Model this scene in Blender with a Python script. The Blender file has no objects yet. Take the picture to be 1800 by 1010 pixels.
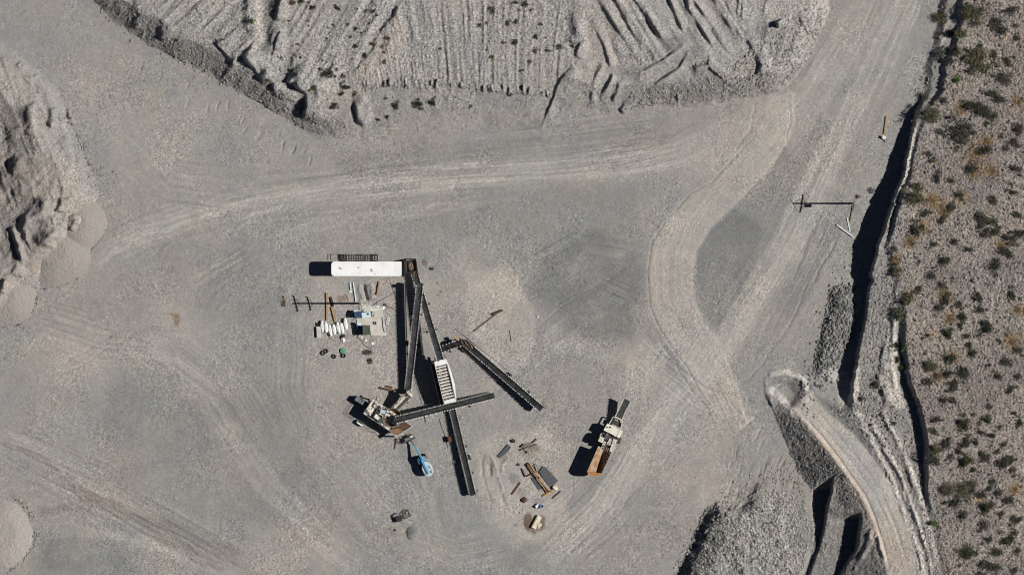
import bpy, math, random
import numpy as np
from mathutils import Vector, Matrix

random.seed(7)
rng = np.random.default_rng(11)
R = math.radians
scene = bpy.context.scene
C = scene.collection

# ------------------------------------------------------------------ camera, sky, sun, exposure
# the photograph is a straight-down survey picture: an orthographic camera, 0.1 m to a photo pixel
cam_d = bpy.data.cameras.new("survey_camera")
cam_d.type = 'ORTHO'
cam_d.ortho_scale = 180.0
cam_d.clip_end = 6000.0
cam = bpy.data.objects.new("survey_camera", cam_d)
C.objects.link(cam)
cam.location = (0, 0, 120)
scene.camera = cam

world = bpy.data.worlds.new("World")
scene.world = world
world.use_nodes = True
wn = world.node_tree
bg = wn.nodes["Background"]
sky = wn.nodes.new("ShaderNodeTexSky")
sky.sky_type = 'NISHITA'
sky.sun_disc = False
sky.sun_elevation = R(45)
sky.sun_rotation = R(90)
sky.altitude = 1500
sky.air_density = 0.3
sky.dust_density = 0.2
wn.links.new(sky.outputs[0], bg.inputs[0])
bg.inputs[1].default_value = 0.05

sun_d = bpy.data.lights.new("sun", 'SUN')
sun_d.energy = 5.0
sun_d.angle = R(0.5)
sun_d.color = (1.0, 0.968, 0.925)
sun = bpy.data.objects.new("sun", sun_d)
sun.rotation_euler = (0, R(45), 0)          # light comes from the right (east), 45 degrees high
C.objects.link(sun)

scene.cycles.filter_width = 1.0
scene.view_settings.view_transform = 'Standard'
scene.view_settings.look = 'None'
scene.view_settings.gamma = 1.0
scene.view_settings.exposure = -0.05

# ------------------------------------------------------------------ node materials
def lerp3(a, b, t): return tuple(a[i] + (b[i] - a[i]) * t for i in range(3))

def mat(name, col, rough=0.7, metal=0.0, dirt=None, dirt_amt=0.5, scale=2.0, bump=0.15, island=0.0, lo=0.42, hi=0.62):
    m = bpy.data.materials.new(name)
    m.use_nodes = True
    nt = m.node_tree
    b = nt.nodes["Principled BSDF"]
    b.inputs["Roughness"].default_value = rough
    b.inputs["Metallic"].default_value = metal
    b.inputs["Specular IOR Level"].default_value = 0.22
    geo = nt.nodes.new("ShaderNodeNewGeometry")
    n1 = nt.nodes.new("ShaderNodeTexNoise")
    n1.inputs["Scale"].default_value = scale
    n1.inputs["Detail"].default_value = 6
    n1.inputs["Roughness"].default_value = 0.65
    nt.links.new(geo.outputs["Position"], n1.inputs["Vector"])
    rp = nt.nodes.new("ShaderNodeValToRGB")
    rp.color_ramp.elements[0].position = lo
    rp.color_ramp.elements[1].position = hi
    d = dirt if dirt is not None else tuple(c * 0.7 for c in col)
    rp.color_ramp.elements[0].color = (*col, 1)
    rp.color_ramp.elements[1].color = (*lerp3(col, d, dirt_amt), 1)
    nt.links.new(n1.outputs["Fac"], rp.inputs["Fac"])
    out = rp.outputs["Color"]
    if island:
        mr = nt.nodes.new("ShaderNodeMapRange")
        mr.inputs["To Min"].default_value = 1 - island
        mr.inputs["To Max"].default_value = 1 + island
        nt.links.new(geo.outputs["Random Per Island"], mr.inputs["Value"])
        vm = nt.nodes.new("ShaderNodeVectorMath")
        vm.operation = 'SCALE'
        nt.links.new(out, vm.inputs[0])
        nt.links.new(mr.outputs["Result"], vm.inputs["Scale"])
        out = vm.outputs["Vector"]
    nt.links.new(out, b.inputs["Base Color"])
    if bump:
        n2 = nt.nodes.new("ShaderNodeTexNoise")
        n2.inputs["Scale"].default_value = 9
        n2.inputs["Detail"].default_value = 4
        nt.links.new(geo.outputs["Position"], n2.inputs["Vector"])
        bp = nt.nodes.new("ShaderNodeBump")
        bp.inputs["Strength"].default_value = bump
        bp.inputs["Distance"].default_value = 0.05
        nt.links.new(n2.outputs["Fac"], bp.inputs["Height"])
        nt.links.new(bp.outputs["Normal"], b.inputs["Normal"])
    return m

DUST = (0.30, 0.27, 0.235)
M = {}
M['white'] = mat('white_paint', (0.80, 0.80, 0.78), 0.5, dirt=(0.62, 0.6, 0.55), dirt_amt=0.5, scale=0.7, bump=0.05)
M['roof'] = mat('roof_sheet', (0.84, 0.84, 0.83), 0.45, dirt=(0.70, 0.69, 0.66), dirt_amt=0.6, scale=0.5, bump=0.04)
M['cream'] = mat('cream_paint', (0.66, 0.63, 0.54), 0.55, dirt=(0.34, 0.29, 0.23), dirt_amt=0.7, scale=1.6)
M['tan_concrete'] = mat('tan_concrete', (0.56, 0.50, 0.39), 0.85, dirt=(0.42, 0.36, 0.27), dirt_amt=0.8, scale=2.0)
M['cream_clean'] = mat('cream_hood_paint', (0.72, 0.70, 0.60), 0.5, dirt=(0.55, 0.52, 0.44), dirt_amt=0.5, scale=1.1, bump=0.05)
M['dusty'] = mat('dusty_painted_steel', (0.56, 0.52, 0.47), 0.7, dirt=(0.16, 0.13, 0.11), dirt_amt=0.8, scale=3.0)
M['rubber'] = mat('belt_rubber', (0.012, 0.013, 0.014), 0.7, dirt=(0.05, 0.05, 0.05), dirt_amt=0.7, scale=1.4)
M['rubber_dusty'] = mat('dusty_belt_rubber', (0.022, 0.024, 0.026), 0.7, dirt=(0.075, 0.075, 0.073), dirt_amt=0.7, scale=1.2)
M['tyre'] = mat('tyre_rubber', (0.022, 0.022, 0.023), 0.8, dirt=(0.12, 0.1, 0.085), dirt_amt=0.5, scale=3)
M['steel'] = mat('dark_steel', (0.03, 0.03, 0.032), 0.55, 0.3, dirt=(0.12, 0.10, 0.085), dirt_amt=0.7, scale=2.5)
M['grey'] = mat('grey_steel', (0.20, 0.21, 0.22), 0.5, 0.2, dirt=(0.12, 0.105, 0.09), dirt_amt=0.7, scale=2.0)
M['bluegrey'] = mat('blue_grey_steel', (0.085, 0.098, 0.112), 0.5, 0.2, dirt=(0.20, 0.105, 0.05), dirt_amt=0.8, scale=0.9, lo=0.55, hi=0.68)
M['rust'] = mat('rusty_steel', (0.36, 0.165, 0.06), 0.85, dirt=(0.48, 0.27, 0.10), dirt_amt=0.9, scale=2.2)
M['rustdark'] = mat('dark_rusty_steel', (0.075, 0.045, 0.03), 0.85, dirt=(0.17, 0.09, 0.05), dirt_amt=0.8, scale=3.0)
M['hopper'] = mat('worn_hopper_steel', (0.36, 0.30, 0.25), 0.75, dirt=(0.27, 0.125, 0.04), dirt_amt=1.0, scale=1.3, lo=0.36, hi=0.60)
M['blue'] = mat('blue_paint', (0.06, 0.30, 0.52), 0.45, dirt=(0.20, 0.36, 0.46), dirt_amt=0.6, scale=2.5, bump=0.05)
M['paleblue'] = mat('pale_blue_paint', (0.42, 0.53, 0.59), 0.5, dirt=(0.55, 0.58, 0.58), dirt_amt=0.7, scale=1.5, bump=0.05)
M['aqua'] = mat('faded_aqua_paint', (0.52, 0.66, 0.70), 0.5, dirt=(0.62, 0.68, 0.68), dirt_amt=0.6, scale=2, bump=0.05)
M['darkblue'] = mat('dark_blue_paint', (0.03, 0.07, 0.18), 0.5, dirt=(0.06, 0.09, 0.14), dirt_amt=0.6)
M['green'] = mat('dark_green_paint', (0.055, 0.085, 0.06), 0.55, dirt=(0.12, 0.125, 0.10), dirt_amt=0.7, scale=1.8)
M['lidgreen'] = mat('green_plastic', (0.07, 0.30, 0.17), 0.5, dirt=(0.16, 0.30, 0.20), dirt_amt=0.6)
M['concrete'] = mat('pale_concrete', (0.56, 0.54, 0.49), 0.9, dirt=(0.38, 0.34, 0.29), dirt_amt=0.8, scale=1.0, lo=0.4, hi=0.7)
M['sack'] = mat('white_woven_plastic', (0.74, 0.75, 0.73), 0.8, dirt=(0.55, 0.53, 0.48), dirt_amt=0.7, scale=3, bump=0.4)
M['timber'] = mat('orange_timber', (0.38, 0.25, 0.14), 0.85, dirt=(0.28, 0.17, 0.09), dirt_amt=0.8, scale=3)
M['oldtimber'] = mat('weathered_timber', (0.13, 0.085, 0.06), 0.9, dirt=(0.25, 0.19, 0.14), dirt_amt=0.7, scale=3)
M['palewood'] = mat('bleached_timber', (0.62, 0.66, 0.66), 0.85, dirt=(0.42, 0.44, 0.43), dirt_amt=0.7, scale=4)
M['yellow'] = mat('pale_yellow_paint', (0.72, 0.66, 0.42), 0.7, dirt=(0.5, 0.42, 0.28), dirt_amt=0.7, scale=3)
M['orange_yellow'] = mat('yellow_gearbox_paint', (0.50, 0.30, 0.07), 0.6, dirt=(0.3, 0.18, 0.08), dirt_amt=0.7, scale=3)
M['dumprock'] = mat('broken_grey_rock', (0.30, 0.29, 0.27), 0.9, dirt=(0.38, 0.365, 0.34), dirt_amt=1.0, scale=1.0, island=0.5)
M['rock'] = mat('grey_rock', (0.24, 0.225, 0.205), 0.9, dirt=(0.31, 0.285, 0.255), dirt_amt=1.0, scale=1.0, island=0.4)
M['darkrock'] = mat('dark_grey_rock', (0.13, 0.13, 0.127), 0.9, dirt=(0.24, 0.235, 0.225), dirt_amt=1.0, scale=0.6, island=0.5)
M['redrock'] = mat('pinkish_rock', (0.19, 0.165, 0.152), 0.9, dirt=(0.27, 0.235, 0.21), dirt_amt=1.0, scale=0.6, island=0.5)
M['brownore'] = mat('brown_crushed_rock', (0.13, 0.085, 0.06), 0.9, dirt=(0.22, 0.16, 0.12), dirt_amt=0.9, scale=3, island=0.4)
M['sage'] = mat('sage_leaves', (0.072, 0.070, 0.056), 0.8, dirt=(0.05, 0.052, 0.035), dirt_amt=1, scale=2, bump=0, island=0.45)
M['olive'] = mat('olive_leaves', (0.108, 0.102, 0.062), 0.8, dirt=(0.07, 0.075, 0.035), dirt_amt=1, scale=2, bump=0, island=0.45)
M['leaf'] = mat('green_leaves', (0.085, 0.125, 0.028), 0.7, dirt=(0.05, 0.09, 0.02), dirt_amt=1, scale=2, bump=0, island=0.45)
M['darkleaf'] = mat('dark_green_leaves', (0.046, 0.050, 0.030), 0.75, dirt=(0.035, 0.045, 0.018), dirt_amt=1, scale=2, bump=0, island=0.45)
M['dryleaf'] = mat('dry_orange_leaves', (0.16, 0.115, 0.06), 0.85, dirt=(0.12, 0.09, 0.05), dirt_amt=1, scale=2, bump=0, island=0.4)
M['straw'] = mat('dry_straw', (0.34, 0.235, 0.105), 0.85, dirt=(0.26, 0.17, 0.075), dirt_amt=1, scale=0.4, bump=0, island=0.35)

# ------------------------------------------------------------------ terrain: a height field laid out in photo pixels (10 px = 1 m)
def axis(lo, hi, step, far):
    core = np.arange(lo, hi + step * 0.5, step)
    ext = []
    d = step
    x = 0.0
    while x < far:
        d *= 1.35
        x += d
        ext.append(x)
    ext = np.array(ext)
    return np.concatenate([lo - ext[::-1], core, hi + ext])
GX = axis(-70, 1870, 1.5, 22000)
GY = axis(-70, 1080, 1.5, 22000)
NX, NY = len(GX), len(GY)
PX0, PY0 = np.meshgrid(GX, GY)
PX = np.clip(PX0, -75, 1875).astype(np.float32)
PY = np.clip(PY0, -75, 1085).astype(np.float32)

TAB = rng.random((256, 256)).astype(np.float32)
def vnoise(x, y, s=0):
    x = x + s * 17.31
    y = y + s * 9.77
    xi = np.floor(x).astype(np.int32)
    yi = np.floor(y).astype(np.int32)
    fx = x - xi
    fy = y - yi
    fx = fx * fx * (3 - 2 * fx)
    fy = fy * fy * (3 - 2 * fy)
    x0 = xi & 255; x1 = (xi + 1) & 255
    y0 = yi & 255; y1 = (yi + 1) & 255
    a = TAB[y0, x0]; b = TAB[y0, x1]; c = TAB[y1, x0]; d = TAB[y1, x1]
    return (a + (b - a) * fx) * (1 - fy) + (c + (d - c) * fx) * fy
def fbm(x, y, sc, o=3, s=0):
    t = 0; a = 1.0; n = 0
    for k in range(o):
        t = t + a * (vnoise(x / sc * 2 ** k, y / sc * 2 ** k, s + k * 3) - 0.5)
        n += a
        a *= 0.5
    return t / n * 2                       # about -1..1
def sstep(t):
    t = np.clip(t, 0, 1)
    return t * t * (3 - 2 * t)

WX = PX + 5.0 * fbm(PX, PY, 28, 3, 40) + 1.6 * fbm(PX, PY, 7, 2, 44)
WY = PY + 5.0 * fbm(PX, PY, 28, 3, 50) + 1.6 * fbm(PX, PY, 7, 2, 54)

def box_of(pts, mg):
    xs = [p[0] for p in pts]; ys = [p[1] for p in pts]
    i0 = max(0, np.searchsorted(GX, min(xs) - mg)); i1 = min(NX, np.searchsorted(GX, max(xs) + mg) + 1)
    j0 = max(0, np.searchsorted(GY, min(ys) - mg)); j1 = min(NY, np.searchsorted(GY, max(ys) + mg) + 1)
    if i0 <= 45: i0 = 0
    if j0 <= 45: j0 = 0
    if i1 >= NX - 45: i1 = NX
    if j1 >= NY - 45: j1 = NY
    return slice(j0, j1), slice(i0, i1)

def near(pts, sl, warp=True, closed=False):
    """distance to a polyline, the x offset from its nearest point, the length run along it"""
    X = (WX if warp else PX)[sl]; Y = (WY if warp else PY)[sl]
    best = np.full(X.shape, 1e12, np.float32)
    sx = np.zeros(X.shape, np.float32)
    run = np.zeros(X.shape, np.float32)
    L = 0.0
    q = list(pts) + ([pts[0]] if closed else [])
    for (ax, ay), (bx, by) in zip(q[:-1], q[1:]):
        dx, dy = bx - ax, by - ay
        l2 = dx * dx + dy * dy + 1e-9
        t = np.clip(((X - ax) * dx + (Y - ay) * dy) / l2, 0, 1)
        ex = X - (ax + t * dx); ey = Y - (ay + t * dy)
        d = ex * ex + ey * ey
        m = d < best
        best = np.where(m, d, best)
        sx = np.where(m, ex, sx)
        run = np.where(m, L + t * math.sqrt(l2), run)
        L += math.sqrt(l2)
    return np.sqrt(best), sx, run / max(L, 1e-6)

def inside(pts, sl, warp=True):
    X = (WX if warp else PX)[sl]; Y = (WY if warp else PY)[sl]
    r = np.zeros(X.shape, bool)
    q = list(pts) + [pts[0]]
    for (ax, ay), (bx, by) in zip(q[:-1], q[1:]):
        if ay == by: continue
        c = (ay > Y) != (by > Y)
        r ^= c & (X < (bx - ax) * (Y - ay) / (by - ay) + ax)
    return r

def poly_mask(pts, soft, warp=True):
    """0 outside, 1 from `soft` px inside the outline"""
    sl = box_of(pts, 12)
    d, _, _ = near(pts, sl, warp, True)
    return sl, np.where(inside(pts, sl, warp), sstep(d / soft), 0).astype(np.float32)
def poly_fill(pts, soft, warp=True):
    """soft-edged fill that is 0.5 on the outline"""
    sl = box_of(pts, soft + 12)
    d, _, _ = near(pts, sl, warp, True)
    s = np.where(inside(pts, sl, warp), d, -d)
    return sl, sstep(0.5 + s / (2 * soft)).astype(np.float32)

H = (0.18 * fbm(PX, PY, 260, 2, 1) + 0.05 * fbm(PX, PY, 60, 2, 2)).astype(np.float32)

def mound(pts, h, w, warp=True):
    sl, m = poly_mask(pts, w, warp)
    H[sl] += h * m
def groove(pts, w, d, taper=0.12, warp=True):
    sl = box_of(pts, w * 3 + 10)
    dist, _, t = near(pts, sl, warp)
    e = sstep(np.minimum(t, 1 - t) / max(taper, 1e-3)) if taper else 1
    H[sl] += d * np.exp(-(dist / w) ** 2) * e
def crest(pts, h, w1, w2, taper=0.15):
    """a crest that drops steeply to the west over w1 px and gently to the east over w2 px"""
    sl = box_of(pts, max(w1, w2) + 12)
    straight = min(p[0] for p in pts) > 1020 and max(p[0] for p in pts) < 1345 and max(p[1] for p in pts) < 160
    dist, sx, t = near(pts, sl, not straight)
    w1 = w1 * (.62 if straight else .8)
    h = h * np.clip(0.85 + 1.0 * fbm(PX[sl], PY[sl], 22, 2, int(pts[0][0]) % 31), .25, 1.4)
    p = np.where(sx < 0, 1 - sstep(dist / w1), 1 - sstep(dist / w2))
    e = sstep(np.minimum(t, 1 - t) / max(taper, 1e-3) + 0.15) if taper else 1
    H[sl] += h * p * e

# --- the east side: one profile across per row, knots A P Q B C D E F G S I J K L, straight lines between rows
ROWS = [
 (-75, [(1300,0),(1301,0),(1302,0),(1303,0),(1304,0),(1305,0),(1306,0),(1310,0),(1320,0),(1330,0),(1662,0),(1674,1.3),(1690,1.6),(1699,2.7)], 3.8),
 (60,  [(1300,0),(1301,0),(1302,0),(1303,0),(1304,0),(1305,0),(1306,0),(1310,0),(1320,0),(1330,0),(1646,0),(1660,1.1),(1680,1.4),(1690,2.6)], 4.0),
 (160, [(1300,0),(1301,0),(1302,0),(1303,0),(1304,0),(1305,0),(1306,0),(1310,0),(1320,0),(1330,0),(1620,0),(1632,.8),(1645,1.0),(1655,2.2)], 4.0),
 (200, [(1300,0),(1301,0),(1302,0),(1303,0),(1304,0),(1305,0),(1306,0),(1310,0),(1320,0),(1330,0),(1607,0),(1613,2.0),(1622,2.0),(1630,2.6)], 4.6),
 (250, [(1300,0),(1301,0),(1302,0),(1303,0),(1304,0),(1305,0),(1306,0),(1310,0),(1320,0),(1330,0),(1595,0),(1600,2.9),(1606,2.75),(1612,3.3)], 5.0),
 (300, [(1300,0),(1301,0),(1302,0),(1303,0),(1304,0),(1305,0),(1306,0),(1310,0),(1320,0),(1330,0),(1584,0),(1589,3.6),(1596,3.4),(1602,4.1)], 5.6),
 (345, [(1300,0),(1301,0),(1302,0),(1303,0),(1304,0),(1305,0),(1306,0),(1310,0),(1320,0),(1330,0),(1572,0),(1577,4.2),(1583,3.9),(1590,5.1)], 6.3),
 (400, [(1300,0),(1301,0),(1302,0),(1303,0),(1304,0),(1305,0),(1306,0),(1310,0),(1320,0),(1330,0),(1552,0),(1557,4.6),(1566,4.3),(1572,5.6)], 6.4),
 (430, [(1300,0),(1301,0),(1302,0),(1303,0),(1304,0),(1305,0),(1306,0),(1310,0),(1320,0),(1330,0),(1543,0),(1548,4.8),(1558,4.6),(1566,5.2)], 6.3),
 (480, [(1300,0),(1301,0),(1302,0),(1303,0),(1304,0),(1305,0),(1306,0),(1310,0),(1320,0),(1330,0),(1529,0),(1534,3.8),(1565,4.2),(1578,4.8)], 6.2),
 (545, [(1300,0),(1301,0),(1302,0),(1303,0),(1304,0),(1305,0),(1306,0),(1310,0),(1320,0),(1330,0),(1518,0.0),(1523,2.6),(1575,3.2),(1592,4.3)], 6.0),
 (600, [(1310,0),(1311,0),(1312,0),(1313,0),(1314,0),(1315,0),(1316,0),(1330,0),(1350,0),(1400,0),(1508,0),(1514,2.8),(1582,3.2),(1592,4.6)], 6.0),
 (655, [(1340,0),(1341,0),(1342,0),(1343,0),(1344,0),(1345,0),(1346,0),(1370,0),(1410,0),(1440,0),(1498,0),(1504,3.2),(1590,3.4),(1599,5.2)], 6.3),
 (690, [(1350,0),(1351,0),(1352,0),(1353,0),(1354,0),(1355,0),(1356,0),(1388,0.5),(1428,0.6),(1450,0.4),(1494,0.2),(1500,2.9),(1602,3.3),(1610,5.5)], 6.6),
 (722, [(1358,0),(1359,0.05),(1360,0.1),(1361,0.12),(1362,0.15),(1363,0.2),(1364,0.2),(1398,1.5),(1449,1.6),(1454,1.6),(1478,2.0),(1497,2.7),(1612,3.7),(1621,5.9)], 6.9),
 (770, [(1378,0),(1379,0.05),(1380,0.1),(1381,0.15),(1382,0.18),(1383,0.2),(1384,0.25),(1440,2.9),(1505,3.0),(1508,3.0),(1540,3.8),(1546,4.1),(1622,4.1),(1631,6.6)], 7.3),
 (814, [(1398,0),(1400,0.1),(1402,0.2),(1404,0.3),(1406,0.35),(1408,0.45),(1410,0.55),(1473,3.9),(1540,4.0),(1543,4.0),(1565,4.6),(1571,5.0),(1623,5.0),(1632,6.8)], 7.6),
 (834, [(1410,0),(1462,2.75),(1463,2.8),(1464,2.86),(1466,2.95),(1470,3.1),(1474,3.3),(1487,4.2),(1552,4.3),(1555,4.3),(1576,4.8),(1582,5.2),(1624,5.2),(1632,6.9)], 7.8),
 (862, [(1426,0.3),(1428,0.2),(1430,0),(1459,0),(1464,3.65),(1470,3.5),(1475,3.6),(1508,4.9),(1572,5.0),(1575,5.0),(1590,5.4),(1595,5.7),(1625,5.7),(1632,7.0)], 8.0),
 (890, [(1424,0.2),(1426,0.1),(1428,0),(1452,0),(1457,2.9),(1475,3.2),(1480,3.35),(1524,5.4),(1582,5.5),(1585,5.5),(1600,5.9),(1605,6.2),(1629,6.2),(1639,7.0)], 8.2),
 (900, [(1425,0.2),(1427,0.1),(1429,0),(1450,0),(1455,2.6),(1512,4.6),(1516,4.8),(1528,5.5),(1586,5.6),(1589,5.6),(1603,6.0),(1608,6.3),(1631,6.4),(1643,7.0)], 8.2),
 (911, [(1427,0.2),(1429,0.1),(1430,0),(1448,0),(1453,2.3),(1509,1.5),(1515,4.9),(1532,5.6),(1590,5.7),(1593,5.7),(1606,6.1),(1611,6.4),(1634,6.5),(1648,7.0)], 8.3),
 (930, [(1430,0.2),(1431,0.1),(1432,0),(1445,0),(1449,1.8),(1506,1.3),(1512,4.6),(1540,5.8),(1596,5.9),(1599,5.9),(1611,6.3),(1616,6.6),(1638,6.8),(1652,7.2)], 8.4),
 (964, [(1425,0.2),(1427,0.1),(1428,0),(1437,0),(1440,0.9),(1502,1.2),(1507,4.2),(1550,6.1),(1606,6.2),(1609,6.2),(1623,6.6),(1628,6.9),(1646,7.2),(1658,7.6)], 8.6),
 (1007,[(1408,0.2),(1410,0.1),(1411,0),(1420,0),(1424,1.0),(1474,1.0),(1480,2.6),(1560,6.4),(1617,6.5),(1620,6.5),(1634,6.9),(1639,7.2),(1655,7.5),(1668,7.9)], 8.8),
 (1085,[(1398,0.2),(1400,0.1),(1401,0),(1408,0),(1412,1.0),(1455,1.0),(1461,2.4),(1578,6.6),(1635,6.7),(1638,6.7),(1652,7.1),(1657,7.4),(1670,7.8),(1677,8.3)], 9.0),
]
ry = np.array([r[0] for r in ROWS], float)
kx = np.array([[k[0] for k in r[1]] for r in ROWS], float)
kh = np.array([[k[1] for k in r[1]] for r in ROWS], float)
rm = np.array([r[2] for r in ROWS], float)
jit = 3.4 * fbm(np.arange(NY, dtype=np.float32) * 1.5, np.full(NY, 3.3, np.float32), 24, 4, 60) + 0.35 * rng.standard_normal(NY)
amp = np.interp(GY, [-75, 150, 220, 700, 760, 1085], [3.4, 3.0, 1.9, 1.4, 1.0, 1.0])
EAST = np.zeros_like(H)
for j in range(NY):
    y = min(max(GY[j], -75), 1085)
    xs = [np.interp(y, ry, kx[:, k]) for k in range(14)]
    hs = [np.interp(y, ry, kh[:, k]) for k in range(14)]
    for k in (10, 11, 12, 13):
        xs[k] += jit[j] * amp[j]
    for k in (3, 4, 5, 6):
        xs[k] += 0.5 * jit[j]
    xs = np.maximum.accumulate(np.array(xs) + np.arange(14) * 1e-3)
    EAST[j] = np.interp(PX[j], np.append(xs, 1880), np.append(hs, np.interp(y, ry, rm)))
H += EAST

# --- north spoil tip
NORTH = [(150,-300),(160,5),(200,40),(262,78),(318,108),(352,128),(392,148),(430,165),(480,195),(520,222),(575,236),(640,246),(760,236),(860,226),(955,228),(1000,208),(1100,196),(1200,188),(1330,174),(1372,160),(1398,135),(1425,95),(1447,50),(1458,20),(1460,-300)]
sl = box_of(NORTH, 12)
d_, _, _ = near(NORTH, sl, True, True)
d_ = d_ + 9 * fbm(PX[sl], PY[sl], 60, 3, 35)
lin = lambda t: np.clip(t, 0, 1) - 0.10 * np.sin(np.clip(t, 0, 1) * math.pi * 2) * 0
m = np.where(inside(NORTH, sl), lin(d_ / np.interp(PX[sl], [150, 300, 500, 570, 640, 960, 1040, 1330, 1400], [40, 44, 46, 70, 95, 95, 52, 38, 32])), 0).astype(np.float32)
H[sl] += 2.9 * m
NM = np.zeros_like(H); NM[sl] = m
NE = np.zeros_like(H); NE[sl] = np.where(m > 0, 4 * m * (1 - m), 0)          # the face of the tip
def furrows(poly, c_of, a_of, sp, h, seed, soft=14, run=130):
    s, mk = poly_mask(poly, soft)
    X, Y = PX[s], PY[s]
    X = X + 2.2 * fbm(X, Y, 60, 2, seed + 5) 
    n = vnoise(c_of(X, Y) / sp, a_of(X, Y) / run, seed)
    n2 = vnoise(c_of(X, Y) / sp * 2.3, a_of(X, Y) / (run * .5), seed + 7)
    H[s] += mk * h * (1 - np.abs(2 * n - 1) + 0.45 * n2)
furrows([(690,10),(740,-70),(1000,-70),(1005,60),(1010,110),(975,163),(900,160),(780,148),(640,146),(668,90)],
        lambda x, y: x + (y - 60) * np.interp(x, [680, 850, 1010], [-0.22, 0.0, 0.12]), lambda x, y: y, 8.5, 0.30, 101)
furrows([(505,-70),(720,-70),(640,110),(600,138),(540,165),(505,130)], lambda x, y: x * .85 + y * .53, lambda x, y: y * .85 - x * .53, 13, 0.50, 121)
furrows([(215,-70),(455,-70),(448,100),(420,100),(380,78),(300,60),(230,20)], lambda x, y: x * .70 + y * .71, lambda x, y: y * .7 - x * .7, 10, 0.42, 141, run=90)
furrows([(1030,-70),(1330,-70),(1330,60),(1270,110),(1130,120),(1080,95)], lambda x, y: x * .85 - y * .53, lambda x, y: y * .85 + x * .53, 15, 0.50, 161)
furrows([(1330,-70),(1440,-70),(1440,40),(1400,110),(1340,130)], lambda x, y: x * .9 + y * .4, lambda x, y: y, 18, 0.28, 171, run=60)
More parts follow.
